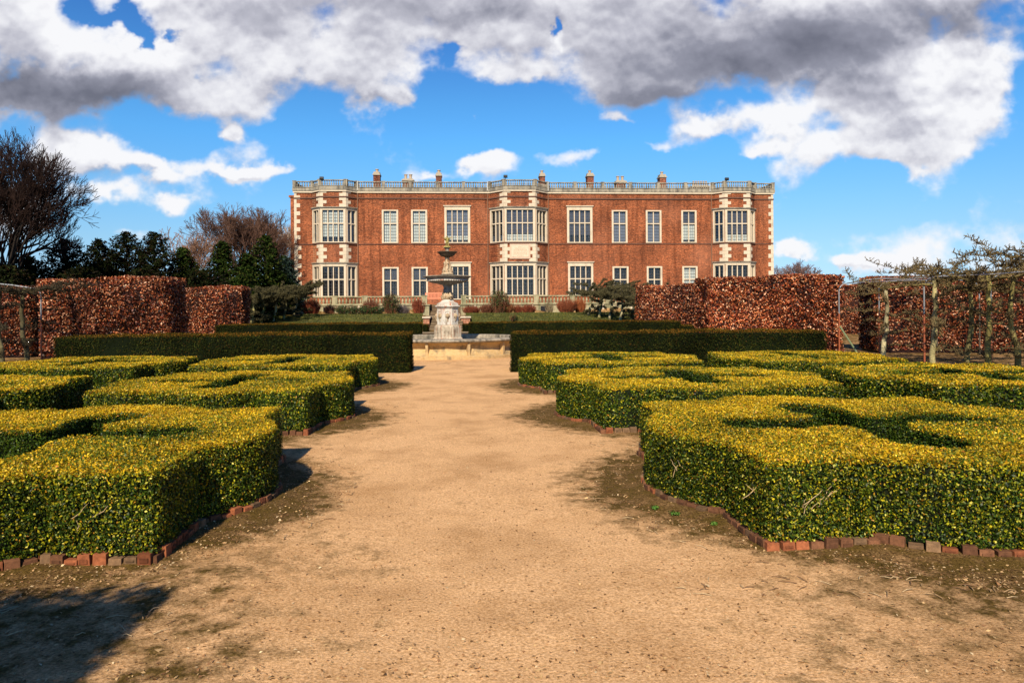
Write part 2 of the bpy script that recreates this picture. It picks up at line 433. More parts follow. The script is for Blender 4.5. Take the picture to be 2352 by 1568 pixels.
def edging(name, seed, loc, rz, label):
    r = random.Random(seed); mb = MB()
    poly = inset(OUT, -.022); n = len(poly); seg = []
    for i in range(n): seg.append((Vector((*poly[i], 0)), Vector((*poly[(i+1) % n], 0))))
    total = sum((b-a).length for a, b in seg); s = 0
    def at(s):
        for a, b in seg:
            L = (b-a).length
            if s <= L: return a+(b-a)*(s/L), (b-a).normalized()
            s -= L
        return seg[-1][1], (seg[-1][1]-seg[-1][0]).normalized()
    while s < total-.05:
        w = .105+r.uniform(-.004, .006); p, d = at(s+w/2)
        if r.random() > -1:
            M = Matrix.Translation(p+Vector((r.uniform(-.008, .008), r.uniform(-.008, .008), 0))) @ Matrix.Rotation(math.atan2(d.y, d.x)+r.uniform(-.06, .06), 4, 'Z') @ Matrix.Rotation(r.uniform(-.09, .09), 4, 'X') @ Matrix.Rotation(r.uniform(-.05, .05), 4, 'Y')
            h = .072+r.uniform(-.024, .012); t = r.random()
            c = (.25, .08, .032) if t < .35 else ((.14, .06, .028) if t < .75 else (.19, .11, .055)); k = r.uniform(.55, 1.25); c = tuple(q*k for q in c)
            w2 = w/2-.004
            mb.box(-w2, w2, -.03, .045, -.05, h, M, c, taper=.004)
            if r.random() < .55:   # frog / inset panel face outline on the brick
                mb.box(-w2*.62, w2*.62, -.0335, -.029, .02, h*.68, M, tuple(q*.7 for q in c))
        s += w
    o = mb.build(name, M_EDGE, bevel=.004); o.location = loc; o.rotation_euler = (0, 0, rz)
    return tag(o, label, 'brick edging', 'brick edgings round the parterre hedges')

BOXH = .6
parterres = [  # x, y, rot, quality, label, sx, sy
    (-3.99, 6.2, .06, 1, 'large golden box hedge bed in the front row, left of the path', .91, .94),
    (3.2, 6.62, .1, 1, 'large golden box hedge bed in the front row, right of the path', .96, .95),
    (-4.25, 10.95, .02, 2, 'golden box hedge bed left of the path, second from the front', .87, .86),
    (2.74, 11.15, .1, 2, 'golden box hedge bed right of the path, second from the front', 1.0, .88),
    (-4.85, 15.6, .02, 3, 'golden box hedge bed left of the path, touching the dark yew hedge', .92, .9),
    (2.1, 15.7, .1, 3, 'golden box hedge bed right of the path, touching the dark yew hedge', .95, .92),
    (7.3, 11.4, .1, 3, 'golden box hedge bed cut by the right photo edge, before the posts', .98, .92),
    (6.35, 15.8, .1, 3, 'far golden box hedge bed closest to the rusty posts', .9, .9),
    (-8.6, 10.4, .02, 3, 'golden box hedge corner cut by the left photo edge', .95, .9),
    (-9.05, 15.4, .02, 3, 'golden box hedge bed before the tall beech hedge at far left', .95, .9)]
EDL = ['front left bed', 'front right bed', 'second bed left of the path', 'second bed right of the path', 'third bed left of the path', 'third bed right of the path', 'bed cut by the right photo edge', 'far right bed near the posts', 'bed cut by the left photo edge', 'far left bed before the beech hedge']
proto = {}
for i, (x, y, rz, q, lab, kx, ky) in enumerate(parterres):
    sw = False
    if q == 1:
        o = hedge_mesh('box_hedge', M_BOX, OUT, VOID, 0.02, BOXH, 14500, 14500, .0205, .0125, pal_box_s, pal_box_t, CORE, 20+i, amp=.022, ins=.035, spread=.8, bottom=.045)
    elif q == 2:
        if 2 not in proto:
            proto[2] = hedge_mesh('box_hedge', M_BOX, OUT, VOID, 0.02, BOXH, 8500, 8500, .027, .0165, pal_box_s, pal_box_t, CORE, 40, amp=.022, ins=.035, spread=.8, bottom=.045); o = proto[2]
        else: o = proto[2].copy(); link(o); rz += math.pi/2; sw = True
    else:
        if 3 not in proto:
            proto[3] = hedge_mesh('box_hedge', M_BOX, OUT, VOID, 0.02, BOXH, 5600, 5600, .034, .021, pal_box_s, pal_box_t, CORE, 50, amp=.022, ins=.035, spread=.8, bottom=.045); o = proto[3]
        else: o = proto[3].copy(); link(o); rz += math.pi/2*(i % 4); sw = i % 2 == 1
    o.location = (x, y, 0); o.rotation_euler = (0, 0, rz); o.scale = (ky, kx, 1) if sw else (kx, ky, 1)
    tag(o, lab, 'box hedge', 'golden box parterre hedges')
    edging('brick_edging', 70+i, (x, y, 0), parterres[i][2], 'worn red brick edging at the foot of the '+EDL[i]).scale = (kx, ky, 1)

# pale woody stems where the leaves have gone, part of the near hedges: separate little objects parented
def dead_twigs(par, pts, seed, name='bare_stem'):
    r = random.Random(seed); mb = MB()
    for (p, nrm, h) in pts:
        for k in range(4):
            lx, lh = r.uniform(-.03, .03), r.uniform(.5, 1.1)
            q = Vector(p)+Vector((r.uniform(-.09, .09), r.uniform(-.02, .02), r.uniform(-.05, .05)))
            pl = [q]
            for s in range(4): pl.append(pl[-1]+Vector((lx+r.uniform(-.016, .016), -.001+r.uniform(-.006, .004), lh*h/4*r.uniform(.6, 1.2))))
            mb.tube([tuple(w) for w in pl], [.003, .003, .0025, .002, .0015], 5, (.42, .3, .16))
    return mb.build(name, M_BARK, par)

# ---------------------------------------------------------------- ground
XL, YL, HA = None, None, .063
HY = 68.0
sx, _ = slope(677, 560); HX = sx*HY
def Tof(x, y): return y-HA*x
TP = [-500, 30, 39, 41.3, 46.5, 50.5, 54.8, 55.0, 120, 160, 5000]
ZP = [0, 0, .5, .62, 1.05, 1.42, 1.42, 2.08, 2.08, 0, 0]
SX = slope(1021, 740)[0]                    # stair centre line slope
def terr(x, y):
    T = Tof(x, y); z = np.interp(T, TP, ZP)
    st = (np.abs(x-SX*y) < 1.5) & (T > 40.5) & (T < 56)
    return np.where(st, np.minimum(z, np.interp(T, [40.5, 41, 46, 51.6, 52, 56], [.5, .42, .6, 1.1, 1.2, 1.5])), z)
def axis(lo, hi, fine, step, big):
    a = list(np.arange(lo, hi+1e-6, step)); v = lo; s = step
    left = []
    while v > -big: s *= 1.35; v -= s; left.append(v)
    v = hi; s = step; right = []
    while v < big: s *= 1.35; v += s; right.append(v)
    return np.array(left[::-1]+a+right)
gx = axis(-32, 32, 0, 1.0, 3000); gy = axis(-6, 70, 0, .5, 3000)
X, Y = np.meshgrid(gx, gy); Z = terr(X, Y)-.03*(Tof(X, Y) < 40)
ny, nx = X.shape
idx = np.arange(nx*ny).reshape(ny, nx)
quads = np.stack([idx[:-1, :-1], idx[:-1, 1:], idx[1:, 1:], idx[1:, :-1]], -1).reshape(-1, 4)
Tv = Tof(X, Y).ravel(); gcol = np.zeros((nx*ny, 4)); gcol[:, 3] = 1
far = (np.abs(X.ravel()) > 34) | (Y.ravel() < -12)
gcol[:, 0] = .75
gcol[:, 1] = np.where(far | ((Tv > 41) & (Tv < 50.3)) | (Tv > 75), 1, 0)
o = mesh_np('ground', M_GROUND, [(np.column_stack([X.ravel(), Y.ravel(), Z.ravel()]), quads, gcol)]); tag(o, kind='structure')

def seg_dist(x, y, poly):
    d = np.full(x.shape, 1e9)
    for i in range(len(poly)):
        ax, ay = poly[i]; bx, by = poly[(i+1) % len(poly)]
        t = np.clip(((x-ax)*(bx-ax)+(y-ay)*(by-ay))/((bx-ax)**2+(by-ay)**2+1e-12), 0, 1)
        d = np.minimum(d, (x-ax-t*(bx-ax))**2+(y-ay-t*(by-ay))**2)
    return np.sqrt(d)
step = .07
gx = np.arange(-11, 11.01, step); gy = np.arange(-2, 26, step); X, Y = np.meshgrid(gx, gy); ny, nx = X.shape
D = np.full(X.shape, 9.0); IN = np.zeros(X.shape, bool)
for (px, py, rz, q, lab, kx, ky) in parterres:
    c, s = math.cos(-rz), math.sin(-rz)
    sel = (np.abs(X-px) < 3.6) & (np.abs(Y-py) < 3.6)
    xr = ((X[sel]-px)*c-(Y[sel]-py)*s)/kx; yr = ((X[sel]-px)*s+(Y[sel]-py)*c)/ky
    d = seg_dist(xr, yr, OUT[::2]); inn = in_poly(xr, yr, OUT); d[inn] = 0
    D[sel] = np.minimum(D[sel], d)
pv = np.column_stack([X.ravel(), Y.ravel(), np.zeros(X.size)])
pc = -.43-.085*(Y-6.4)                                          # path centre line
off = np.abs(X-pc)
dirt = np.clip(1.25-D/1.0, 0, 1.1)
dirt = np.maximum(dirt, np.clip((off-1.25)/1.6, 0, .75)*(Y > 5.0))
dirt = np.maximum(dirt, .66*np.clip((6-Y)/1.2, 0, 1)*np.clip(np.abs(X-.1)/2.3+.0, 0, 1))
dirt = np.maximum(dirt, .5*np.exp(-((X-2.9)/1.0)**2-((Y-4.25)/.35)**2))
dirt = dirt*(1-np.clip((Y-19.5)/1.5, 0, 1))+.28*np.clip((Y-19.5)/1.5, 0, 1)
dirt += .1*snoise(pv, 1.6).reshape(X.shape)*(D > .3)
zz = .004+.006*snoise(pv, 3).reshape(X.shape)+.004*snoise(pv, 11).reshape(X.shape)+.028*np.exp(-((D-.02)/.16)**2)
zz -= .025*(off < 1.2)*0
idx = np.arange(nx*ny).reshape(ny, nx)
quads = np.stack([idx[:-1, :-1], idx[:-1, 1:], idx[1:, 1:], idx[1:, :-1]], -1).reshape(-1, 4)
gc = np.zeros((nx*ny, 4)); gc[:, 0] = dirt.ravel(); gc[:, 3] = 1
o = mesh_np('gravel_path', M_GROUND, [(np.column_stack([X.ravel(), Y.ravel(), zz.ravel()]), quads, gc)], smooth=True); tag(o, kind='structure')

# litter: pebbles, clipped twigs, dead leaves near the beds
r = np.random.default_rng(5); n = 90000
yy = 3.2+r.random(n)**1.7*15; xx = r.uniform(-.78, .78, n)*yy+0
ix = np.clip(((xx+11)/step).astype(int), 0, nx-1); iy = np.clip(((yy+2)/step).astype(int), 0, ny-1)
d = D[iy, ix]; keep = (d > .03) & (r.random(n) < np.where(d < .7, .9, .10))
xx, yy, d = xx[keep], yy[keep], d[keep]; n = len(xx)
C = np.column_stack([xx, yy, zz[np.clip(((yy+2)/step).astype(int), 0, ny-1), np.clip(((xx+11)/step).astype(int), 0, nx-1)]+.005])
sz = r.uniform(.006, .02, n)*np.where(r.random(n) < .02, 2.0, 1)
lp = leaves(C, np.tile([0, 0, 1.3], (n, 1)), sz*1.4, sz*.8, pick([(.42, .27, .12), (.55, .4, .22), (.24, .12, .05), (.34, .2, .09), (.12, .06, .02)], [3, .9, 2, 3, 2], n, r), r, .35)
o = mesh_np('leaf_litter', M_LITTER, [lp]); tag(o, 'scattered grit, dead leaves and clippings on the gravel path', None, None, 'stuff')
mb = MB(); rr = random.Random(8)
for k in range(620):
    t = rr.random(); i = rr.choice([0, 0, 1, 1, 2, 3]); px, py, rz = parterres[i][:3]
    a = rr.uniform(0, 6.28); p = Vector((px+2.55*math.cos(a), py+2.55*math.sin(a), 0))
    if rr.random() < .5: p = Vector((px+(rr.uniform(-2.2, 2.2)), py-2.25-rr.random()*.35, 0))
    xi, yi = int((p.x+11)/step), int((p.y+2)/step)
    if not (0 <= xi < nx and 0 <= yi < ny) or D[yi, xi] < .08: continue
    z = zz[yi, xi]+.006; a = rr.uniform(0, 3.14); L = rr.uniform(.03, .11)
    q = p+Vector((math.cos(a)*L, math.sin(a)*L, 0)); m_ = (p+q)/2+Vector((rr.uniform(-.01, .01), rr.uniform(-.01, .01), .008))
    mb.tube([(p.x, p.y, z), (m_.x, m_.y, z+.006), (q.x, q.y, z)], [.0025, .003, .0015], 4, rr.choice([(.33, .21, .1), (.2, .11, .05), (.42, .3, .16)]))
o = mb.build('twig_litter', M_LITTER); tag(o, 'dry clipped twigs lying beside the brick edging', None, None, 'stuff')
# small green weeds at the foot of the edging
def weed(p, s, lab, seed):
    r = np.random.default_rng(seed); n = 70; a = r.uniform(0, 6.28, n); q = r.random(n)**.6*s
    C = np.column_stack([p[0]+q*np.cos(a), p[1]+q*np.sin(a), .012+r.random(n)*.02])
    nr = np.column_stack([np.cos(a), np.sin(a), np.full(n, 1.5)])
    o = mesh_np('weed', M_SHRUB, [leaves(C-np.array([p[0], p[1], 0]), nr, .022, .012, pick([(.06, .15, .02), (.12, .2, .03)], [1, 1], n, r), r, .5)], loc=(p[0], p[1], 0))
    tag(o, lab, 'weed', 'small weeds beside the brick edging')
weed(P(1550, 1183), .05, 'tiny bright green weed by the first sunlit edging bricks', 1)
weed(P(1505, 1170), .035, 'smallest green weed at the foot of the front sunlit hedge', 2)
weed(P(1640, 1207), .03, 'green weed sprig on the soil below the notch of the front hedge', 3)

# ---------------------------------------------------------------- straight clipped hedges
def rect(p0, p1, th):
    a, b = np.array(p0[:2]), np.array(p1[:2]); d = (b-a)/np.linalg.norm(b-a); n = np.array([-d[1], d[0]])
    return [tuple(a), tuple(b), tuple(b+n*th), tuple(a+n*th)]          # front edge a->b (left to right), CCW
def local(poly):
    c = np.mean(np.array(poly), 0); return [tuple(np.array(p)-c) for p in poly], c
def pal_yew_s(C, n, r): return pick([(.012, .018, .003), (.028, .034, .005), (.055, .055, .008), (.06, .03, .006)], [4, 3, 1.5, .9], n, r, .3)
def pal_yew_t(C, n, r): return pick([(.2, .085, .01), (.1, .06, .008), (.035, .038, .006), (.26, .12, .02)], [3, 3, 4, .7], n, r, .3)  # sunlit orange of the hedge tops is put into the needle colours
def pal_beech(C, n, r):
    g = snoise(C, 1.7)*.8+snoise(C, 5)*.6+r.normal(0, .7, n)
    a = pick([(.55, .19, .07), (.36, .095, .03), (.78, .42, .24), (.24, .042, .015)], [2.6, 3.5, 2, 3], n, r, .25)
    b = pick([(.085, .018, .007), (.18, .04, .014), (.025, .008, .004)], [3, 1.8, 4], n, r, .25)
    return np.where((g > .25)[:, None], b, a)
def yew(p0, p1, th, z0, h, label, seed, ds=2400, ln=.04):
    poly, c = local(rect(p0, p1, th)); poly = resample(poly, .5)
    o = hedge_mesh('yew_hedge', M_YEW, poly, None, z0-.1, z0+h, ds, ds, ln, ln*.4, pal_yew_s, pal_yew_t, (.006, .009, .003), seed,
                   amp=.045, nfreq=2.2, ins=.04, spread=.9, fringe=.02)
    o.location = (c[0], c[1], 0); return tag(o, label, 'yew hedge', 'clipped dark yew hedges')
yw = 1.03
def onY(u, y, v=770): return (slope(u, v)[0]*y, y)
yew(onY(124, 18.9), onY(938, 19.0), 1.0, 0, yw, 'long dark yew hedge directly left of the fountain basin', 101)
yew(onY(1172, 19.0), onY(1897, 18.2), 1.0, 0, yw+.01, 'long dark yew hedge directly right of the fountain basin', 102)
yew(onY(495, 33.2), onY(968, 33.8), .9, .08, .98, 'dark yew hedge left of the garden steps, below the lawn', 103, 1500, .05)
yew(onY(1078, 33.8), onY(1565, 33.9), .9, .08, .99, 'dark yew hedge right of the garden steps, below the lawn', 104, 1500, .05)
yew(onY(1567, 33.5), onY(1720, 33.5), .8, .0, .86, 'short low yew hedge in front of the right copper hedge', 105, 1500, .05)
yew(onY(971, 39.0, 760), onY(982, 39.0, 760), .8, .48, .4, 'small clipped yew block against the left step wall', 106, 1500, .05)
yew(onY(1062, 39.2, 760), onY(1079, 39.2, 760), .8, .48, .4, 'small clipped yew block against the right step wall', 107, 1500, .05)

def beech(p0, p1, th, h, label, seed, ds=1000, ln=.082, z0=0):
    poly, c = local(rect(p0, p1, th)); poly = resample(poly, .6)
    o = hedge_mesh('beech_hedge', M_BEECH, poly, None, z0-.05, z0+h, ds, ds, ln, ln*.62, pal_beech, pal_beech, (.03, .008, .004), seed,
                   amp=.09, nfreq=2.2, ins=.09, spread=1.0, bottom=.12)
    o.location = (c[0], c[1], 0); return tag(o, label, 'beech hedge', 'copper beech hedges')
BH = 2.85
beech(onY(88, 26.0), onY(381, 26.3), 2.0, BH+.05, 'tall copper beech hedge block behind the left yew hedge', 201)
beech(onY(400, 34.4), onY(555, 34.8), 1.8, BH, 'second copper beech hedge, set back to the left of the house', 202, 800)
beech(onY(1478, 35.2), onY(1662, 35.2), 2.0, BH-.02, 'copper beech hedge set back below the right of the house', 203, 800)
beech(onY(1631, 26.0), onY(1936, 26.1), 2.0, BH-.05, 'tall copper beech hedge block behind the right yew hedge', 204)
beech(onY(1930, 37.0), onY(2060, 36.5), 2.0, BH, 'far copper beech hedge seen through the gap beside the first post', 205, 700)
beech(onY(2016, 26.4), onY(2500, 25.4), 2.0, BH-.05, 'shaded copper beech hedge behind the trained trees and rusty posts', 206)
beech(onY(-240, 26.8), onY(70, 27.2), 2.0, BH-.25, 'shaded copper beech hedge behind the left metal arch', 207)
beech((-7.2, -1.7), (-2.5, -1.45), 1.85, 2.95, 'added beech hedge out of frame casting the corner shadow', 208, 1100, .07)  # unseen hedge, a guess added behind the camera for its shadow

# ---------------------------------------------------------------- woody plants: segments to tubes
def tubes(segs, sides, cols):
    S = np.array(segs, float); p0, p1, r0, r1 = S[:, 0:3], S[:, 3:6], S[:, 6:7], S[:, 7:8]; n = len(S)
    d = p1-p0; d /= np.linalg.norm(d, axis=1)[:, None]+1e-9
    up = np.where(np.abs(d[:, 2:3]) > .9, [[1.0, 0, 0]], [[0, 0, 1.0]])
    a = np.cross(d, up); a /= np.linalg.norm(a, axis=1)[:, None]+1e-9; b = np.cross(d, a)
    V = np.zeros((n, 2*sides, 3))
    for k in range(sides):
        t = 2*math.pi*k/sides; q = a*math.cos(t)+b*math.sin(t)
        V[:, k] = p0+q*r0; V[:, sides+k] = p1+q*r1
    base = (np.arange(n)*2*sides)[:, None, None]
    Fq = np.array([(k, (k+1) % sides, sides+(k+1) % sides, sides+k) for k in range(sides)])[None]
    return V.reshape(-1, 3), (base+Fq).reshape(-1, 4), np.repeat(np.asarray(cols), 2*sides, axis=0)
def bare_tree(name, loc, H, spreadx, seed, label, cat, group, c_trunk, c_twig, levels=6, trunk_h=.18, r0=None, upness=.35, twig_r=.008, cont=1.0, nmain=7, lean=0):
    r = np.random.default_rng(seed); big, small = [], []
    r0 = r0 or H*.022
    def norm(v): return v/(np.linalg.norm(v)+1e-9)
    def grow(p, d, L, rad, lev):
        nseg = 3; q = p; dd = d
        mids = []
        for s in range(nseg):
            dd = norm(dd+r.normal(0, .13, 3)+np.array([0, 0, .05*upness]))
            e = q+dd*L/nseg; ra, rb = rad*(1-.35*s/nseg), rad*(1-.35*(s+1)/nseg)
            (big if lev <= 2 else small).append([*q, *e, max(ra, twig_r), max(rb, twig_r)]); mids.append((e, dd)); q = e
        if lev >= levels: return
        nb = 3 if lev < levels-1 else 4
        for k in range(nb):
            pt, pd = mids[-1] if k < 2 else mids[r.integers(0, nseg)]
            ax = norm(np.cross(pd, r.normal(0, 1, 3))); an = r.uniform(.3, .8) if k else r.uniform(.05, .3)
            nd = norm(pd*math.cos(an)+ax*math.sin(an)+np.array([0, 0, upness*.25]))
            grow(pt, nd, L*r.uniform(.62, .82), rad*.58, lev+1)
    base = np.array([0, 0, 0.0]); tp = np.array([lean, 0, H*trunk_h])
    trunk = [[*base, *(tp*.5+r.normal(0, .03, 3)), r0*1.25, r0]]; trunk.append([*trunk[0][3:6], *tp, r0, r0*.85])
    for k in range(nmain):
        a = 2*math.pi*k/nmain+r.uniform(-.3, .3); tilt = r.uniform(.25, 1.0) if k else .05
        d = norm(np.array([math.cos(a)*tilt*spreadx, math.sin(a)*tilt*.8*spreadx, 1.0]))
        st = tp*r.uniform(.75, 1.0)
        grow(st, d, H*.29*r.uniform(.85, 1.1), r0*.55, 1)
    S = np.array(big+small); top = S[:, 5].max(); k = H/top
    for lst in (trunk, big, small):
        for s in lst:
            s[2] *= k; s[5] *= k
    root = empty(name, loc, 0, label=label, cat=cat, group=group)
    mesh_np('trunk', M_BARK, [tubes(trunk, 10, np.tile(c_trunk, (len(trunk), 1)))], root, smooth=True)
    cb = np.tile(c_trunk, (len(big), 1)); cs = np.array(c_twig)*(1+r.normal(0, .2, (len(small), 1)))
    mesh_np('crown', M_BARK, [tubes(big, 6, cb), tubes(small, 3, np.clip(cs, 0, 1))], root)
    return root
def conifer(loc, H, W, seed, label, pal, wts, n=6500, base=.02, ls=.26, name='conifer_tree', cat='conifer', group='dark conifers behind the left hedges'):
    r = np.random.default_rng(seed); root = empty(name, loc, 0, label=label, cat=cat, group=group)
    tr = [[0, 0, 0, 0, 0, H*.95, H*.018, .02]]; nb = 110
    cs, nrm = [], []
    for i in range(nb):
        t = (i+.5)/nb; z = H*(base+(1-base)*t); rad = W/2*((1-t)**.62)*(.6+.6*r.random())+.12
        a = i*2.399+r.uniform(-.4, .4); e = np.array([math.cos(a)*rad, math.sin(a)*rad, z+rad*.22])
        tr.append([0, 0, z-rad*.08, *e, .035, .01])
        m = max(14, int(n/nb*1.5*(1-t)+20)); u = r.random(m)**.6
        c = np.array([0, 0, z-rad*.05])*(1-u)[:, None]+e*u[:, None]+r.normal(0, 1, (m, 3))*np.array([.2, .2, .14])*(.35+rad*.22)
        cs.append(c); nrm.append(np.tile([math.cos(a)*.6, math.sin(a)*.6, .8], (m, 1)))
    C = np.vstack(cs); nn = np.vstack(nrm); k = len(C)
    mesh_np('trunk', M_BARK, [tubes(tr, 5, np.tile((.05, .035, .025), (len(tr), 1)))], root)
    mesh_np('crown', M_CONIFER, [leaves(C, nn, ls*r.uniform(.6, 1.3, k), ls*.35, pick(pal, wts, k, r, .3), r, .7)], root)
    return root
def gz(x, y): return float(terr(np.array(x), np.array(y)))
def base_at(u, y):
    x = slope(u, 650)[0]*y; return (x, y, gz(x, y)-.05)
def hgt(u, v, y): return PY(u, v, y)[2]-gz(slope(u, v)[0]*y, y)+.05

DK = [(.007, .010, .003), (.013, .017, .005), (.024, .022, .007), (.02, .010, .004)]; DW = [4, 3, 1, 1]
GP = [(.011, .022, .004), (.022, .036, .006), (.045, .05, .01)]; GW = [3, 3, 1]
for k, (u, v, y, wpx, pal, w, lab) in enumerate([
    (62, 590, 46, 120, DK, DW, 'dark broad conifer below the big bare tree'),
    (150, 552, 48, 105, DK, DW, 'dark conifer at the right edge of the big bare tree'),
    (228, 551, 52, 80, DK, DW, 'slim dark conifer with a knobbly pointed top'),
    (291, 535, 54, 105, DK, DW, 'tallest dark round-shouldered conifer of the pair'),
    (355, 535, 52, 95, DK, DW, 'dark conifer right of the tallest one, beside the bare trees'),
    (421, 570, 54, 75, GP, GW, 'green conifer in front of the spreading bare tree'),
    (511, 556, 56, 70, GP, GW, 'green conifer in front of the reddish bare tree'),
    (612, 543, 50, 95, GP, GW, 'green tall conifer left of the house'),
    (566, 585, 47, 70, GP, GW, 'short green conifer left of the tall green one'),
    (655, 590, 58, 60, [(.02, .035, .025), (.04, .06, .045)], [2, 1], 'blue-green conifer touching the house corner')]):
    conifer(base_at(u, y), hgt(u, v, y), wpx/F*y*(1.9 if k < 5 else 1.45), 300+k, lab, pal, w, 9500 if k < 5 else 7500)
for k, (u, v, y, wpx) in enumerate([(15, 612, 40, 130), (190, 615, 43, 120), (330, 618, 44, 120), (470, 622, 46, 120), (560, 632, 45, 80), (640, 628, 52, 70)]):
    L = ['at the left edge below the big bare tree', 'between the slim conifer and the copper hedge', 'under the tallest dark conifer', 'under the spreading bare tree', 'above the second copper hedge', 'beside the left corner of the house']
    conifer(base_at(u, y), hgt(u, v, y), wpx/F*y*1.9, 330+k, 'low dark evergreen bush '+L[k], DK if k < 4 else GP, DW if k < 4 else GW, 8000, 0, .25, 'evergreen_bush', 'evergreen bush', 'low evergreen bushes behind the hedges')

BR = dict(cat='bare tree', group='leafless trees')
big_tree = bare_tree('bare_tree', base_at(2, 42), hgt(25, 296, 42)*1.0, .62, 401, 'huge dark leafless tree rising at the left edge of the photo', c_trunk=(.022, .016, .012), c_twig=(.028, .014, .01), levels=7, nmain=16, twig_r=.015, upness=.6, r0=.3, **BR)
big_tree.scale = (.66, .66, 1)
bare_tree('bare_tree', base_at(556, 66), hgt(556, 466, 66), .8, 402, 'tall reddish leafless tree left of the house', c_trunk=(.14, .08, .05), c_twig=(.12, .062, .04), levels=7, nmain=11, twig_r=.013, upness=.75, **BR)
bare_tree('bare_tree', base_at(455, 64), hgt(455, 520, 64), 1.35, 403, 'wide spreading pale-brown leafless tree above the second copper hedge', c_trunk=(.2, .14, .09), c_twig=(.24, .13, .08), levels=6, nmain=8, twig_r=.016, upness=.4, **BR)
bare_tree('bare_tree', base_at(632, 72), hgt(632, 482, 72), .8, 404, 'grey-brown leafless tree just left of the house corner', c_trunk=(.2, .16, .12), c_twig=(.28, .2, .14), levels=6, nmain=8, twig_r=.017, upness=.5, **BR)
bare_tree('bare_tree', base_at(1838, 120), hgt(1838, 594, 120), 1.4, 405, 'small far leafless tree on the skyline right of the house', c_trunk=(.12, .08, .07), c_twig=(.17, .1, .085), levels=6, nmain=9, twig_r=.022, upness=.25, **BR)
bare_tree('bare_tree', base_at(1778, 116), hgt(1778, 608, 116), 1.0, 406, 'far leafless tree half hidden by the right corner of the house', c_trunk=(.12, .08, .07), c_twig=(.17, .1, .085), levels=5, nmain=8, twig_r=.022, upness=.25, **BR)

# ---------------------------------------------------------------- trained trees and metal arches
BKC = (.17, .14, .035); BKL = (.34, .29, .16)
def trained_tree(name, loc, seed, label, group, H=2.5, reach=2.6, dirs=(0, 90, -90, 35, -35), shoots=3, lower=True, lean=.15, side=1, spur_r=.009, nspur=(3, 7), bc=(.13, .1, .035), sc_=(.12, .085, .036), tk=1.0):
    r = np.random.default_rng(seed); trunk, br, sp = [], [], []
    p = np.array([0, 0, 0.0]); rad = .085
    nseg = 9
    for i in range(nseg):
        q = np.array([lean*math.sin(i/nseg*3.0)*side+r.normal(0, .015), r.normal(0, .02), H*(i+1)/nseg])
        trunk.append([*p, *q, rad, rad*.955]); rad *= .955; p = q
    top = p
    def norm(v): return v/(np.linalg.norm(v)+1e-9)
    def limb(st, ang, L, rad, rise, lev=0):
        a = R(ang); d = norm(np.array([math.cos(a)*side, math.sin(a), rise])); q = st; n = int(L/.11)+2
        for i in range(n):
            d = norm(d*np.array([1, 1, .75])+r.normal(0, .3, 3)*np.array([1, 1, .8])+np.array([math.cos(a)*side, math.sin(a), rise])*.35)
            e = q+d*.11; ra = rad*(1-.75*i/n)
            br.append([*q, *e, ra, rad*(1-.75*(i+1)/n)])
            for k in range(r.integers(*nspur)):       # knobbly fruiting spurs
                sd = norm(r.normal(0, 1, 3)+np.array([0, 0, .7])); s0 = q+(e-q)*r.random(); s1 = s0+sd*r.uniform(.04, .16)
                sp.append([*s0, *s1, spur_r*1.25, spur_r])
                for kk in range(2):
                    s2 = s1+norm(sd+r.normal(0, .8, 3))*r.uniform(.02, .05); sp.append([*s1, *s2, spur_r, spur_r*.4])
            if lev == 0 and r.random() < .28 and i > 2:
                limb(e, ang+r.uniform(-70, 70), L*r.uniform(.25, .5), ra*.6, r.uniform(-.05, .6), 1)
            q = e
        return q
    for k, dg in enumerate(dirs):
        limb(top-np.array([0, 0, r.uniform(0, .25)]), dg+r.uniform(-14, 14), reach*r.uniform(.6, 1.1), .036, r.uniform(.02, .24))
    for k in range(shoots):
        limb(top+np.array([side*r.uniform(.3, 1.2), r.uniform(-.6, .6), .05]), r.uniform(-40, 40)+(0 if side > 0 else 0), r.uniform(.7, 1.2), .022, r.uniform(.5, .9))
    if lower:
        for z in (.4, .75, 1.1, 1.45, 1.8, 2.1):
            for dg in (90, -90):
                if r.random() < .8: limb(np.array([lean*math.sin(z/H*3)*side, 0, z+r.uniform(-.1, .1)]), dg+r.uniform(-35, 35), r.uniform(.8, 1.7), .018, r.uniform(-.05, .12), 1)
    root = empty(name, loc, 0, label=label, cat='trained tree', group=group)
    mf = r.random(); ct = tk*(np.array(BKC)*(1-mf)+np.array(BKL)*mf)*(1+r.normal(0, .3, (len(trunk), 1)))
    mesh_np('trunk', M_BARK, [tubes(trunk, 10, ct)], root, smooth=True)
    mesh_np('crown', M_BARK, [tubes(br, 6, np.array(bc)*(1+r.normal(0, .3, (len(br), 1)))), tubes(sp, 3, np.array(sc_)*(1+r.normal(0, .4, (len(sp), 1))))], root)
    return root
TG = 'trained trees over the near metal arches'
for k, (u, v, lab, kw) in enumerate([
    (2028, 818, 'thin trained tree behind the second rusty post from the house', dict(dirs=(0, 80, -60), reach=1.8, shoots=1)),
    (2142, 836, 'trained tree with mossy green trunk beside the third post', dict(dirs=(0, 150, 60, -60, 20), reach=2.2, shoots=1, lean=.08)),
    (2221, 832, 'trained tree with the thickest pale grey trunk', dict(dirs=(0, 180, 90, -90, 30), reach=2.5, shoots=1)),
    (2268, 843, 'dark trained tree trunk directly behind the fourth post', dict(dirs=(0, 170, 120, -50), reach=2.5, shoots=2, lean=.05)),
    (2338, 841, 'trained tree with yellow-green mossy trunk cut by the right photo edge', dict(dirs=(160, 110, -100, 20), reach=2.6, shoots=2, lean=-.2))]):
    p = P(u, v); t = trained_tree('trained_tree', p, 500+k, lab, TG, **kw)
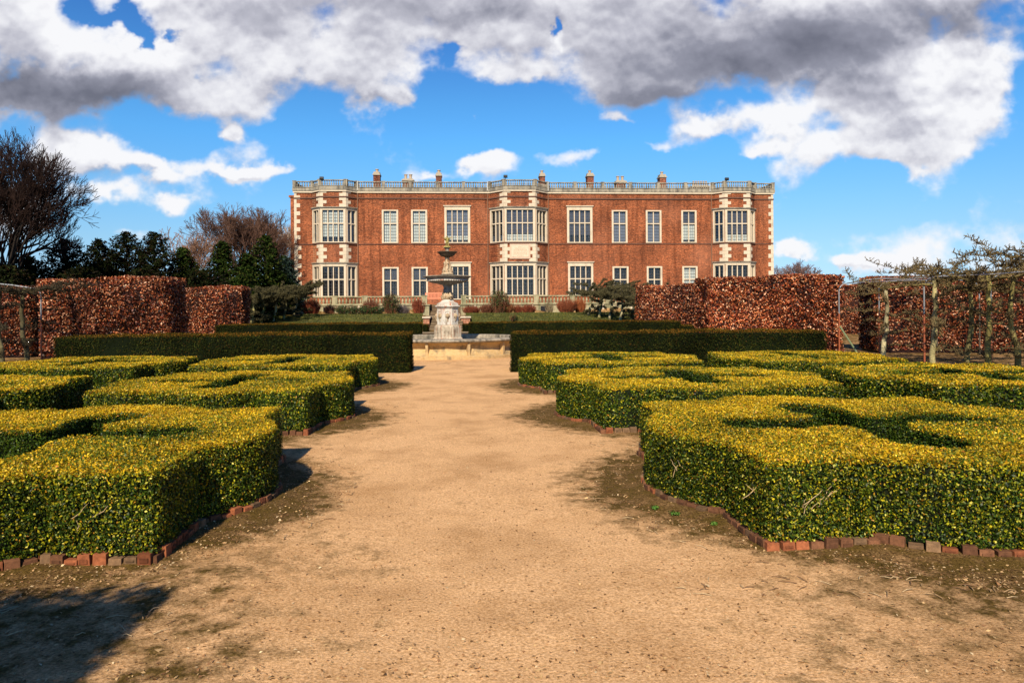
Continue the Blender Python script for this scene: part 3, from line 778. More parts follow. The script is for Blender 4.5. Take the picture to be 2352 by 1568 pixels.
t = trained_tree('trained_tree', (14.3, 16.6, 0), 520, 'trained tree outside the right photo edge whose twigs reach into view', TG, dirs=(170, 140, 110, 190), reach=2.6, shoots=2)
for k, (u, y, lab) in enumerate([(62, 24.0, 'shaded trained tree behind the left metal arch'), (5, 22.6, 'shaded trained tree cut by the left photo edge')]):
    trained_tree('trained_tree', (slope(u, 800)[0]*y, y, 0), 530+k, lab, TG, dirs=(0, 90, -90, 150), side=-1, reach=1.8, shoots=0, tk=.3, bc=(.04, .03, .012), sc_=(.04, .03, .015))  # shade put into the colours: bark and twigs darker than the other trees

def arch(loc, rz, label, h=2.5, w=3.7, side=1, brace=False):
    root = empty('metal_arch', loc, rz, label=label, cat='metal arch', group='rusty metal arches of the tree tunnels')
    def post(x, nm='post'):
        mb = MB(); mb.tube([(x, 0, -.05), (x, 0, .7), (x, 0, 1.45)], .028, 10, (.26, .065, .02) if x == 0 else (.07, .05, .03)); mb.build(nm, M_METAL, root, smooth=True)
        mb = MB(); mb.tube([(x, 0, 1.42), (x, 0, 1.95)], .024, 10, (.16, .17, .18) if x == 0 else (.07, .06, .04)); return mb
    m1 = post(0); pts = []
    rc = .28
    for t in np.linspace(0, 90, 7): pts.append((side*(rc-rc*math.cos(R(t))), 0, 1.95+.33+rc*math.sin(R(t))-.05))
    for t in np.linspace(0, 1, 6)[1:]: pts.append((side*(rc+(w-2*rc)*t), 0, 2.51+.18*math.sin(math.pi*t)))
    for t in np.linspace(90, 0, 7)[1:]: pts.append((side*(w-rc+rc*math.cos(R(t))), 0, 1.95+.33+rc*math.sin(R(t))-.05))
    m1.tube([(0, 0, 1.9)]+pts+[(side*w, 0, 1.9)], .02, 8, (.2, .21, .22)); m1.build('hoop', M_METAL, root, smooth=True)
    m2 = post(side*w); m2.build('post_sleeve', M_METAL, root, smooth=True)
    if brace:
        mb = MB(); mb.tube([(.0, -.04, 1.0), (.55, -.25, 0.0)], .03, 6, (.16, .2, .1)); mb.build('brace', M_METAL, root)
    return root
arch(P(1928, 813.7), .1, 'rusty metal arch nearest the house with a leaning green brace', brace=True)
arch(P(2020, 816.6), .1, 'rusty ochre metal arch, second from the beech hedge')
arch(P(2123.6, 835.6), .1, 'rusty red metal arch, third post, beside the mossy trunk')
arch(P(2277, 843), .1, 'nearest and tallest-looking rusty metal arch at the right')
arch(P(95, 830.6), .1, 'shaded metal arch in front of the left copper hedge', side=-1)
# long tie rods between hoops
def rod(a, b, label):
    mb = MB(); A, B = Vector(a), Vector(b); mid = (A+B)/2
    mb.tube([tuple(q-mid) for q in (A, mid-Vector((0, 0, .03)), B)], .012, 6, (.4, .42, .44)); o = mb.build('tie_rod', M_METAL); o.location = mid
    tag(o, label, 'tie rod', 'thin tie rods linking the metal arches')
a1, a2, a3, a4 = P(1928, 813.7), P(2020, 816.6), P(2123.6, 835.6), P(2277, 843)
rod((a1[0]+.3, a1[1], 2.53), (a3[0]+.3, a3[1], 2.53), 'grey tie rod from the farthest arch to the third arch')
rod((a2[0]+.3, a2[1], 2.54), (a4[0]+.3, a4[1], 2.54), 'grey tie rod from the second arch to the nearest arch')
rod((a3[0]+.2, a3[1], 2.53), (a3[0]+.9, a3[1]-4.5, 2.53), 'grey tie rod running out of the photo over the nearest arch')

# far tunnels of trained trees either side of the lawn
def far_row(spots, group, labels):
    for k, (u, y) in enumerate(spots):
        x = slope(u, 700)[0]*y
        t = trained_tree('trained_tree', (x, y, gz(x, y)-.05), 560+k+int(u), labels[k], group, H=1.7, reach=1.15, dirs=(0, 40, 80, 120, 150, 180, -150, -120, -60, -30), shoots=4, spur_r=.012, nspur=(9, 15), bc=(.06, .05, .02), sc_=(.065, .055, .022))
ordn = ['nearest the steps', 'second from the steps', 'third from the steps', 'fourth from the steps', 'fifth from the steps', 'sixth, touching the copper hedge', 'seventh, just behind the copper hedge end', 'eighth, rising behind the copper hedge', 'last, rising highest behind the copper hedge']
far_row([(1352, 49), (1376, 47.4), (1400, 46), (1424, 44.5), (1450, 43), (1472, 41.8), (1500, 40.5), (1560, 39), (1612, 37.6)], 'trained trees right of the lawn', ['knobbly trained tree right of the lawn, '+s for s in ordn])
far_row([(676, 49), (652, 47), (628, 45.5), (600, 44), (576, 43)], 'trained trees left of the lawn', ['knobbly trained tree left of the lawn, '+s for s in ordn[:4]]+['knobbly trained tree left of the lawn, beside the second copper hedge'])

# ---------------------------------------------------------------- house
B0 = 2.05
house = empty('country_house', (HX, HY, B0), HA, label='long red brick country house with three stone-trimmed bays and balustraded roof', cat='house')
ch_, sh_ = math.cos(HA), math.sin(HA)
def fx(u, v=600, dy=0):
    s = slope(u, v)[0]; Y0 = HY-dy*0
    # point on facade line shifted toward the camera by dy (local -y)
    ox, oy = HX+dy*sh_, HY-dy*ch_
    return (s*oy-ox)/(ch_-s*sh_)
LEN = fx(1776)
DZ = (0, 0, -B0)
def hb(mb, name, mat, parent=None, **k):
    o = mb.build(name, mat, parent or house, loc=DZ if (parent is None) else None, **k); return o
# wall panels with window openings. plane: origin (x,y), direction (tx,ty); outward normal = (ty,-tx)
def panel(mb, o, t, w, z0, z1, holes, depth=.3):
    xs = sorted({0, w, *[h[0] for h in holes], *[h[1] for h in holes]}); zs = sorted({z0, z1, *[h[2] for h in holes], *[h[3] for h in holes]})
    for i in range(len(xs)-1):
        for j in range(len(zs)-1):
            cx, cz = (xs[i]+xs[i+1])/2, (zs[j]+zs[j+1])/2
            if any(h[0] < cx < h[1] and h[2] < cz < h[3] for h in holes): continue
            q = [(xs[i], zs[j]), (xs[i+1], zs[j]), (xs[i+1], zs[j+1]), (xs[i], zs[j+1])]
            mb.add([(o[0]+t[0]*a, o[1]+t[1]*a, b) for a, b in q], [(0, 1, 2, 3)])
def frame_M(o, t):
    # local: x along wall, y inward, z up
    return Matrix(((t[0], -t[1], 0, o[0]), (t[1], t[0], 0, o[1]), (0, 0, 1, 0), (0, 0, 0, 1)))
WN = {}
def window(o, t, x0, x1, z0, z1, lights, trans, sur=.17, cornice=False, blind=None, label=None, head=.17, cblind=None):
    """stone surround + mullions + transom (window), pane, blind as sub-parts"""
    M = frame_M(o, t); mb = MB(); d0, d1 = -.06, .26
    mb.box(x0, x0+sur, d0, d1, z0, z1, M); mb.box(x1-sur, x1, d0, d1, z0, z1, M)
    mb.box(x0+sur, x1-sur, d0-.002, d1, z1-head, z1, M); mb.box(x0+sur, x1-sur, d0-.03, d1, z0, z0+.09, M)
    gx0, gx1, gz0, gz1 = x0+sur, x1-sur, z0+.09, z1-head
    mw = .085
    for k in range(1, lights):
        c = gx0+(gx1-gx0)*k/lights; mb.box(c-mw/2, c+mw/2, .03, .24, gz0, gz1, M)
    zt = gz0+(gz1-gz0)*(1-trans); mb.box(gx0, gx1, .028, .238, zt-.05, zt+.05, M)
    if cornice: mb.box(x0-.1, x1+.1, -.17, .1, z1, z1+.08, M); mb.box(x0-.05, x1+.05, -.11, .1, z1-.06, z1-.002, M)
    wd = mb.build('window', M_STONE, house, loc=DZ)
    if label: wd['label'] = label
    g = MB(); g.add([M @ Vector(q) for q in ((gx0, .14, gz0), (gx1, .14, gz0), (gx1, .14, gz1), (gx0, .14, gz1))], [(0, 1, 2, 3)]); g.build('pane', M_GLASS, wd)
    b = MB(); b.box(gx0-.1, gx1+.1, .5, .55, gz0-.1, gz1+.1, M); b.build('dark_backing', M_DARK, wd)  # near-black panel stands in for the darkness of the unlit room
    if blind:
        for mat, f0, f1 in blind:
            b = MB(); b.box(gx0, gx1, .19, .2, gz0+(gz1-gz0)*f0, gz0+(gz1-gz0)*f1, M)
            if mat is M_BLINDW:
                for q in range(1, 8):
                    z = gz0+(gz1-gz0)*q/8
            b.build('blind', mat, wd)
    return wd
WALLTOP = 13.1; Z_S1, Z_S2 = 8.1, 12.45
LB, LT, LTB = 3.0, 5.85, 6.25; UB, UT, UTB = 8.15, 11.35, 11.7
bays = [(fx(718.8), fx(820), .9, .87, 4, 2), (fx(1126.6), fx(1257.3), 1.35, 1.28, 5, 3), (fx(1638), fx(1733.8), .9, .87, 4, 2)]
W = M_BLINDW; G = M_BLINDG; Dk = M_BLINDD
flat_up = [(877.2, 914.8, 2, False, [(W, 0, 1)], 'window with cream blinds fully drawn, nearest the left bay'), (944.3, 981.5, 2, False, [(W, 0, 1)], 'window with cream blinds fully drawn, beside the four-light window'),
           (1020.8, 1080, 4, True, [(G, .2, 1), (W, .08, .2)], 'four-light upper window behind the fountain statue'), (1302.2, 1360.7, 4, True, [(Dk, .22, 1)], None),
           (1405, 1441, 2, False, [(G, 0, 1)], None), (1483.2, 1519, 2, False, [(G, 0, 1)], None), (1564.7, 1599.8, 2, False, [(W, .08, .62), (Dk, .62, 1)], 'upper window with a white blind over its lower half')]
flat_lo = [(878.4, 916, 2, False, [(Dk, .6, 1)], None), (945.6, 982.7, 2, False, [(Dk, .6, 1)], None), (1022, 1081.3, 4, True, None, None), (1304.8, 1362.5, 4, True, None, None),
           (1406.8, 1443.5, 2, False, None, None), (1485.5, 1521, 2, False, None, None), (1567, 1602, 2, False, [(W, 0, 1)], 'lower window with pale curtains behind the trained trees')]
mb = MB()
holes = []
for (a, b, n, big, bl, lab) in flat_up: holes.append((fx(a, 520), fx(b, 520), UB, UTB if big else UT))
for (a, b, n, big, bl, lab) in flat_lo: holes.append((fx(a, 640), fx(b, 640), LB-(.3 if n == 4 and a < 1100 else 0), LTB if big else LT))
# facade stretches between bays
edges = [0]+[q for b in bays for q in b[:2]]+[LEN]
for i in range(0, len(edges), 2):
    x0, x1 = edges[i], edges[i+1]
    hs = [(h[0]-x0, h[1]-x0, h[2], h[3]) for h in holes if x0 < h[0] < x1]
    panel(mb, (x0, 0), (1, 0), x1-x0, 1.5, WALLTOP, hs)
bayspec = []
for (x0, x1, p, w, nf, nc) in bays:
    pts = [(x0, 0), (x0+w, -p), (x1-w, -p), (x1, 0)]
    for k in range(3):
        a, b = Vector(pts[k]), Vector(pts[k+1]); L = (b-a).length; t = ((b-a)/L); 
        hs = [(.02, L-.02, LB, 5.98), (.02, L-.02, UB-.02, 11.3)]
        panel(mb, tuple(a), tuple(t), L, 1.5, WALLTOP, hs); bayspec.append((tuple(a), tuple(t), L, nf if k == 1 else nc, k, x0))
DEPTH = 15.0
mb.add([(0, DEPTH, 1.5), (0, 0, 1.5), (0, 0, WALLTOP), (0, DEPTH, WALLTOP)], [(0, 1, 2, 3)])
mb.add([(LEN, 0, 1.5), (LEN, DEPTH, 1.5), (LEN, DEPTH, WALLTOP), (LEN, 0, WALLTOP)], [(0, 1, 2, 3)])
mb.add([(LEN, DEPTH, 1.5), (0, DEPTH, 1.5), (0, DEPTH, WALLTOP), (LEN, DEPTH, WALLTOP)], [(0, 1, 2, 3)])
hb(mb, 'wall', M_BRICK)
mb = MB(); mb.box(-1.1, -.002, 3.0, 8.0, 1.5, WALLTOP-.1); mb.box(-1.25, -.002, 2.9, 8.1, WALLTOP-.1, WALLTOP+.08); mb.box(-1.18, -.002, 2.94, 8.06, Z_S1-.05, Z_S1+.05)
hb(mb, 'side_bay', M_BRICK)
# roof slab (lead) behind the parapet, following the bays
outl = [(0, 0)]
for (x0, x1, p, w, nf, nc) in bays: outl += [(x0, 0), (x0+w, -p), (x1-w, -p), (x1, 0)]
outl += [(LEN, 0)]
mb = MB(); mb.prism([(x, y+.12) for x, y in outl]+[(LEN, DEPTH), (0, DEPTH)], WALLTOP-.3, WALLTOP-.02); hb(mb, 'roof', M_LEAD)
# windows
for (a, b, n, big, bl, lab), h in zip(flat_up, holes[:7]): window((0, 0), (1, 0), h[0], h[1], h[2], h[3], n, .4, .17 if n == 2 else .22, big, bl, lab, .12 if n == 2 else .36)
for (a, b, n, big, bl, lab), h in zip(flat_lo, holes[7:]): window((0, 0), (1, 0), h[0], h[1], h[2], h[3], n, .44, .17 if n == 2 else .2, big, bl, lab, .14 if n == 2 else .36)
for (o, t, L, n, k, x0) in bayspec:
    left, mid = x0 < 10, 10 < x0 < 30
    ub = ([(W, .16, .98)] if k == 1 else [(W, 0, .9)] if k == 0 else [(G, .0, 1)]) if left else ([(W, 0, .22), (Dk, .25, 1)] if k == 1 else [(W, 0, .2)] if mid else [(W, 0, .12), (Dk, .15, 1)])
    window(o, t, .02, L-.02, UB-.02, 11.3, n, .42, .21 if k == 1 else .16, False, ub, None, .1)
    window(o, t, .02, L-.02, LB, 5.98, n, .44, .2 if k == 1 else .15, False, None, None, .1)
# mouldings that follow the facade
def strip(mb, z0, z1, proud, pts=None, ins=-.02):
    pts = pts or outl; N_ = len(pts)
    def offs(d):
        out = []
        for i in range(N_):
            ds = []
            if i > 0: v = Vector(pts[i])-Vector(pts[i-1]); ds.append(Vector((v.y, -v.x)).normalized())
            if i < N_-1: v = Vector(pts[i+1])-Vector(pts[i]); ds.append(Vector((v.y, -v.x)).normalized())
            n = sum(ds, Vector((0, 0))).normalized(); k = d/max(.5, n.dot(ds[0])); out.append(Vector(pts[i])+n*k)
        return out
    A, B = offs(proud), offs(ins); A[0].x -= proud if pts is outl else 0; A[-1].x += proud if pts is outl else 0
    vs = [(q.x, q.y, z) for z in (z0, z1) for q in A]+[(q.x, q.y, z) for z in (z0, z1) for q in B]
    fs = []
    for i in range(N_-1):
        fs += [(i, i+1, N_+i+1, N_+i), (N_+i, N_+i+1, 3*N_+i+1, 3*N_+i), (2*N_+i, 2*N_+i+1, i+1, i), (2*N_+i+1, 2*N_+i, 3*N_+i, 3*N_+i+1)]
    fs += [(0, N_, 3*N_, 2*N_), (N_-1, 2*N_-1+2*N_-0-N_*1+0, 4*N_-1, 2*N_-1)] if False else [(0, N_, 3*N_, 2*N_), (N_-1, 3*N_-1, 4*N_-1, 2*N_-1)]
    mb.add(vs, fs)
M_STR = flat_mat('dark string course', (.12, .06, .04), .9, .3)
mb = MB(); strip(mb, Z_S2-.06, Z_S2+.05, .09); 
segs_s = [[(edges[i], 0), (edges[i+1], 0)] for i in range(0, len(edges), 2)]
for s in segs_s: strip(mb, Z_S1-.09, Z_S1-.02, .07, s)
for (x0, x1, p, w, nf, nc) in bays:
    strip(mb, Z_S1-.1, Z_S1-.02, .1, [(x0, 0), (x0+w, -p), (x1-w, -p), (x1, 0)])
hb(mb, 'string_course', M_STR)
mb = MB(); strip(mb, WALLTOP-.15, WALLTOP+.01, .12); hb(mb, 'cornice', M_STONE)
mb = MB(); strip(mb, WALLTOP+.012, WALLTOP+.3, .17, None, -.14); strip(mb, WALLTOP+.3, WALLTOP+.36, .05, None, -.14); hb(mb, 'parapet_base', M_PARAPET)
for (x0, x1, p, w, nf, nc) in bays:
    pp = [(x0, 0), (x0+w, -p), (x1-w, -p), (x1, 0)]
    mb = MB()
    strip(mb, 5.98, 6.18, .08, pp); hb(mb, 'bay_lintel', M_STONE); mb = MB(); strip(mb, 11.3, 11.42, .08, pp); hb(mb, 'bay_lintel', M_STONE)
    mb = MB(); strip(mb, 6.18, 6.26, .2, pp); hb(mb, 'bay_cornice', M_PARAPET); mb = MB(); strip(mb, 11.42, 11.5, .2, pp); hb(mb, 'bay_cornice', M_PARAPET)
# parapet balustrade: piers and baluster panels
def balustrade(p0, p1, z0, z1, mat, parent, loc, npan, name='balustrade', th=.2, sp=.24, pierw=.3, pitch=True):
    a, b = Vector(p0), Vector(p1); L = (b-a).length; t = (b-a)/L; M = frame_M(a, t)
    for k in range(npan):
        xa, xb = L*k/npan+pierw/2, L*(k+1)/npan-pierw/2
        mb = MB(); rh = .1*(z1-z0)/.7
        mb.box(xa, xb, -th*.6, th*.6, z1-rh, z1-.004, M); mb.box(xa, xb, -th*.55, th*.55, z0, z0+.06, M)
        n = max(1, int((xb-xa)/sp)); H = z1-rh-z0-.06
        for j in range(n):
            c = M @ Vector((xa+(xb-xa)*(j+.5)/n, 0, 0)); zb = z0+.06
            w = .38*sp
            mb.lathe([(w*.7, zb), (w*.55, zb+.08*H), (w, zb+.3*H), (w*.8, zb+.45*H), (w*.42, zb+.75*H), (w*.65, zb+H)], 6, (c.x, c.y))
        mb.build(name, mat, parent, loc=loc)
    for k in range(npan+1):
        mb = MB(); x = L*k/npan
        mb.box(x-pierw/2, x+pierw/2, -th*.62, th*.62, z0-.02, z1, M); mb.box(x-pierw/2-.03, x+pierw/2+.03, -th*.75, th*.75, z1, z1+.05, M)
        mb.build('pier', mat, parent, loc=loc)
def pan(L): return max(1, round(L/2.6))
zb0, zb1 = WALLTOP+.36, 14.05
ol = [(x, y) for x, y in outl]
for i in range(len(ol)-1):
    L = math.dist(ol[i], ol[i+1])
    balustrade(ol[i], ol[i+1], zb0, zb1, M_PARAPET, house, DZ, pan(L), 'parapet_balustrade', sp=.2 if L < 3.5 else .22)
mb = MB(); mb.box(-.05, LEN+.05, DEPTH-.3, DEPTH, WALLTOP, zb0+.1); hb(mb, 'rear_parapet', M_PARAPET)
balustrade((0, DEPTH-.2), (0, 0), zb0, zb1, M_PARAPET, house, DZ, 5, 'parapet_balustrade'); balustrade((LEN, 0), (LEN, DEPTH-.2), zb0, zb1, M_PARAPET, house, DZ, 5, 'parapet_balustrade')
# quoins
def quoins(name, x, y, tl, tr, z0, z1, h=.31, wl=(.5, .28), wr=(.5, .28), th=.035):
    """alternating blocks wrapping a corner; tl/tr = unit directions away from the corner on each face"""
    mb = MB(); z = z0; k = 0
    while z < z1-.05:
        zt = min(z+h-.012, z1)
        for d, wd in ((tl, wl), (tr, wr)):
            if d is None: continue
            w = wd[(k+(0 if d is tl else 1)*(tl is not None)) % 2]
            dx, dy = d; nx_, ny_ = (dy, -dx) if d is tr else (-dy, dx)
            M = Matrix(((dx, nx_, 0, x), (dy, ny_, 0, y), (0, 0, 1, 0), (0, 0, 0, 1)))
            mb.box(-th, w, -.03, th, z, zt, M)
        z += h; k += 1
    return hb(mb, name, M_STONE)
quoins('quoins', 0, 0, None, (1, 0), 1.6, Z_S1-.12, .42, wr=(.62, .28)); quoins('quoins', 0, 0, None, (1, 0), Z_S1+.05, WALLTOP-.2, .38, wr=(.2, .53))
quoins('quoins', LEN, 0, (-1, 0), None, 1.6, Z_S1-.12, .42, wl=(.5, .24)); quoins('quoins', LEN, 0, (-1, 0), None, Z_S1+.05, WALLTOP-.2, .38, wl=(.2, .46))
for (x0, x1, p, w, nf, nc) in bays:
    q = 1/math.hypot(w, p)
    for (z0, z1) in ((6.28, Z_S1-.12), (11.52, Z_S2-.08), (Z_S2+.06, WALLTOP-.17)):
        quoins('quoins', x0+w, -p, (-w*q, p*q), (1, 0), z0, z1, .34 if z1 < 9 else .3, (.55, .24), (.62, .3))
        quoins('quoins', x1-w, -p, (-1, 0), (w*q, p*q), z0, z1, .34 if z1 < 9 else .3, (.62, .3), (.55, .24))
# inscription plaque on the middle bay
x0, x1, p, w = bays[1][:4]; pc = (x0+x1)/2; pw = .98
mb = MB(); mb.box(pc-pw, pc+pw, -p-.09, -p+.01, 6.52, 7.94); mb.box(pc-pw+.06, pc+pw-.06, -p-.11, -p-.085, 6.58, 7.88)
M_PLQ = flat_mat('pink plaque stone', (.55, .38, .27), .85, .15)
pl = hb(mb, 'plaque', M_PLQ)
mb = MB(); mb.box(pc-pw+.17, pc+pw-.17, -p-.125, -p-.105, 6.7, 7.77); mb.build('plaque_face', M_STONE, pl)
mb = MB(); rr = random.Random(4)
M_CARVE = flat_mat('carved letters', (.4, .27, .17), .9, .1)
for i, wdt in enumerate((.3, .95, 1.2, 1.25, 1.2, 1.25, .6)):
    x = pc-wdt/2; z = 7.64-i*.135
    while x < pc+wdt/2:
        ww = rr.uniform(.05, .14); mb.box(x, x+ww, -p-.128, -p-.12, z-.03, z+.02); x += ww+.035
mb.build('carved_text', M_CARVE, pl)
# downpipes
M_PIPE = flat_mat('dark pipe', (.18, .09, .05), .7, .1)
for u in (822.5, 1121, 1260, 1634):
    x = fx(u); mb = MB(); mb.tube([(x, -.09, 2.2), (x, -.09, WALLTOP-.2)], .05, 8); hb(mb, 'downpipe', M_PIPE)
M_PIPEW = flat_mat('white pipe', (.6, .58, .52), .6, .1)
for u in (823, 1120.5, 1259.5, 1630):
    x = fx(u); mb = MB(); mb.tube([(x, -.24, WALLTOP+.08), (x, -.24, WALLTOP+.95)], .035, 6); hb(mb, 'rainwater_pipe', M_PIPEW)
# chimneys
def chimney(u, vtop, wpx, pots, dy=6.0, brick=True, lab=None):
    ox = fx(u, 400, -dy); yy_ = HY+dy*ch_; s = slope(u, vtop); ztop = EYE+s[1]*(yy_+ox*sh_)
    w = wpx/F*(yy_)/2; mb = MB(); ph = .5 if pots > 1 else .45
    mb.box(ox-w*.86, ox+w*.86, dy-.5, dy+.5, WALLTOP-.1, ztop-ph-.25)
    c = hb(mb, 'chimney', M_BRICK2)
    mb = MB(); mb.box(ox-w, ox+w, dy-.6, dy+.6, ztop-ph-.25, ztop-ph-.1); mb.box(ox-w*.8, ox+w*.8, dy-.45, dy+.45, ztop-ph-.1, ztop-ph+(.12 if pots == 1 else 0)); mb.build('cap', M_CAP, c)
    for k in range(pots):
        px = ox+(k-(pots-1)/2)*(2*w*.8/max(1, pots)) ; z0 = ztop-ph+(.12 if pots == 1 else 0); mb = MB()
        kq = .6 if pots > 3 else 1; mb.lathe([(.17*kq, z0), (.13*kq, z0+.1), (.14*kq, ztop-.1), (.19*kq, ztop-.07), (.19*kq, ztop)], 10, (px, dy)); mb.build('pot', M_POT, c, smooth=True)
for a in [(866, 389, 17, 1), (937.5, 401, 28, 2), (1008, 391, 15, 1), (1244.5, 392, 15, 1), (1354.5, 392, 18, 1), (1424, 405, 27, 2), (1520, 395, 18, 1), (1607, 416, 46, 6)]: chimney(*a)
# floodlights on the parapet (things of their own)
for u, v, lab in ((739, 409.5, 'black floodlight on the parapet above the left bay'), (1161, 405.5, 'black floodlight on the parapet above the middle bay'), (1669, 411.5, 'black floodlight on the parapet above the right bay')):
    y = HY+HA*(slope(u, v)[0]*HY-HX)-1.0; p = PY(u, v, y); root = empty('floodlight', (p[0], p[1], 14.1), HA, label=lab, cat='floodlight', group='black floodlights on the roof parapet')
    mb = MB(); M = Matrix.Translation((0, -.05, p[2]-14.1)) @ Matrix.Rotation(R(-25), 4, 'X'); mb.box(-.19, .19, -.09, .09, -.12, .12, M); mb.build('lamp_housing', M_BLACK, root, bevel=.02)
    mb = MB(); mb.tube([(0, 0, -.02), (0, 0, p[2]-14.1-.1)], .03, 6); mb.tube([(-.2, 0, p[2]-14.1-.12), (.2, 0, p[2]-14.1-.12)], .02, 6); mb.build('bracket', M_BLACK, root)

# ---------------------------------------------------------------- terrace, retaining wall, stairs
TB = 54.9
def tp(u, T):                       # world point on the line T = const
    s = slope(u, 700)[0]; y = T/(1-HA*s); return Vector((s*y, y))
xs = SX*TB
A_, B_, C_, D_ = tp(560, TB), tp(975, TB), tp(1065, TB), tp(1560, TB)
def longwall(a, b, z0, z1, th, label, name='retaining_wall'):
    root = empty(name, (a.x, a.y, z0), math.atan2(b.y-a.y, b.x-a.x), label=label, cat='garden wall', group='stone terrace walls'); L = (b-a).length
    mb = MB(); mb.box(0, L, -.12, th, -.3, z1-z0-.09); mb.build('wall_face', M_TERR, root)
    mb = MB(); mb.box(-.02, L+.02, -.2, th+.02, z1-z0-.09, z1-z0); mb.build('coping', M_TERR, root)
    mb = MB(); k = .8
    while k < L-1:
        if rnd.random() < .55: mb.box(k, k+.12, -.17, -.118, -.2, z1-z0-.1)
        k += 1.1
    mb.build('buttress', M_STONE, root)
    # basement openings as flat plates, their darkness painted on
    mb = MB(); k = 1.5
    while k < L-1.2:
        mb.box(k, k+.55, -.126, -.115, .05, z1-z0-.2); k += 4.4
    mb.build('basement_opening', M_DARK, root)
    return root, L
w1, L1 = longwall(A_, B_, 1.35, 2.16, .35, 'mossy stone terrace wall with balustrade left of the steps')
balustrade((0, .1), (L1, .1), 2.16-1.35, 2.78-1.35, M_TERR, w1, (0, 0, 0), 6, 'terrace_balustrade', sp=.26, pierw=.4, th=.24)
w2, L2 = longwall(C_, D_, 1.35, 2.16, .35, 'mossy stone terrace wall with balustrade right of the steps')
balustrade((0, .1), (L2, .1), 2.16-1.35, 2.78-1.35, M_TERR, w2, (0, 0, 0), 6, 'terrace_balustrade', sp=.26, pierw=.4, th=.24)
mb = MB(); t0, t1 = tp(560, 55.2), tp(1560, 55.2)
hw = HX-2, HY
mb.add([(t0.x, t0.y, 2.115), (t1.x, t1.y, 2.115), (HX+LEN*ch_+2, HY+LEN*sh_+1, 2.115), (HX-2, HY+1, 2.115)], [(0, 1, 2, 3)])
o = mb.build('terrace_paving', M_STEP); tag(o, kind='structure')
def flight(Ta, Tb, z0, z1, n, ua, ub, label):
    a, b = tp(ua, Ta), tp(ub, Ta); c = (a+b)/2; root = empty('garden_steps', (c.x, c.y, z0), HA, label=label, cat='garden steps', group='flights of stone steps to the terrace')
    W_ = (b-a).length/2; mb = MB(); dpt = (Tb-Ta)
    for k in range(n): 
        mb.box(-W_, W_, dpt*k/n, dpt+.02, (z1-z0)*k/n-(.3 if k == 0 else 0), (z1-z0)*(k+1)/n-.035)
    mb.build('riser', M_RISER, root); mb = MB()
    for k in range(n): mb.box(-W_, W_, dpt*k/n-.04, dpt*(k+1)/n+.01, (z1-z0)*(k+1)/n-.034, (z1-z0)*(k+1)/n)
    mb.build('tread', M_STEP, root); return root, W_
f1, W1 = flight(41.2, 46.6, .5, 1.28, 9, 985, 1062, 'lower flight of brick and stone steps behind the fountain')
f2, W2 = flight(52.0, 55.2, 1.3, 2.11, 8, 988, 1058, 'upper flight of stone steps up to the terrace')
# landing
mb = MB(); a, b, c, d = tp(978, 46.5), tp(1068, 46.5), tp(1064, 52.4), tp(978, 52.4)
mb.add([(a.x, a.y, 1.285), (b.x, b.y, 1.285), (c.x, c.y, 1.3), (d.x, d.y, 1.3)], [(0, 1, 2, 3)]); mb.add([(a.x, a.y, .5), (b.x, b.y, .5), (b.x, b.y, 1.284), (a.x, a.y, 1.284)], [(0, 1, 2, 3)])
o = mb.build('landing', M_STEP); tag(o, kind='structure')
mb = MB(); a, b, c, d = tp(930, 38.0), tp(1110, 38.0), tp(1062, 41.3), tp(985, 41.3)
mb.add([(a.x, a.y, .46), (b.x, b.y, .46), (c.x, c.y, .53), (d.x, d.y, .53)], [(0, 1, 2, 3)]); o = mb.build('stone_path', M_STEP); tag(o, kind='structure')
def stair_pier(u, T, z0, z1, w, mat, label, cap=M_STONE, depth=.9):
    c = tp(u, T); root = empty('stair_pier', (c.x, c.y, z0), HA, label=label, cat='stair pier', group='piers flanking the garden steps')
    mb = MB(); mb.box(-w/2, w/2, -.1, depth, -.2, z1-z0-.08); mb.build('shaft', mat, root)
    mb = MB(); mb.box(-w/2-.06, w/2+.06, -.18, depth+.06, z1-z0-.08, z1-z0); mb.build('coping', cap, root)
M_BRICK3 = brick_mat('pale step brick', (.42, .16, .09), (.28, .12, .07), (.45, .34, .22), 1.1)
stair_pier(979, 44.5, .6, 1.27, .38, M_BRICK3, 'patched brick pier left of the lower steps', depth=2)
stair_pier(1069, 44.5, .6, 1.27, .55, M_BRICK3, 'patched brick pier right of the lower steps', depth=2)
stair_pier(978, 52.6, 1.35, 2.12, .5, M_TERR, 'mossy stone pier left of the upper steps', M_TERR, 2.2)
stair_pier(1066, 52.6, 1.35, 2.12, .5, M_TERR, 'mossy stone pier right of the upper steps', M_TERR, 2.2)
# bench on the terrace
c = tp(1004, 58.0); bench = empty('garden_bench', (c.x, c.y, 2.12), HA, label='red wooden slatted bench on the terrace at the top of the steps', cat='bench')
mb = MB(); [mb.box(-.95, .95, -.3+.1*k, -.22+.1*k, .43, .46) for k in range(5)]; mb.build('seat', M_BENCH, bench)
mb = MB(); mb.box(-.95, .95, .2, .25, .9, .98); mb.box(-.95, .95, .2, .25, .5, .56)
for k in range(17): mb.box(-.9+k*.1125-.025, -.9+k*.1125+.025, .21, .24, .56, .9)
mb.build('backrest', M_BENCH, bench)
for sx_ in (-.93, .93):
    for sy_, hh in ((-.28, .62), (.22, .95)):
        mb = MB(); mb.box(sx_-.035, sx_+.035, sy_-.035, sy_+.035, 0, hh); mb.build('leg', M_BENCH, bench)
    mb = MB(); mb.box(sx_-.045, sx_+.045, -.32, .19, .62, .66); mb.build('armrest', M_BENCH, bench)

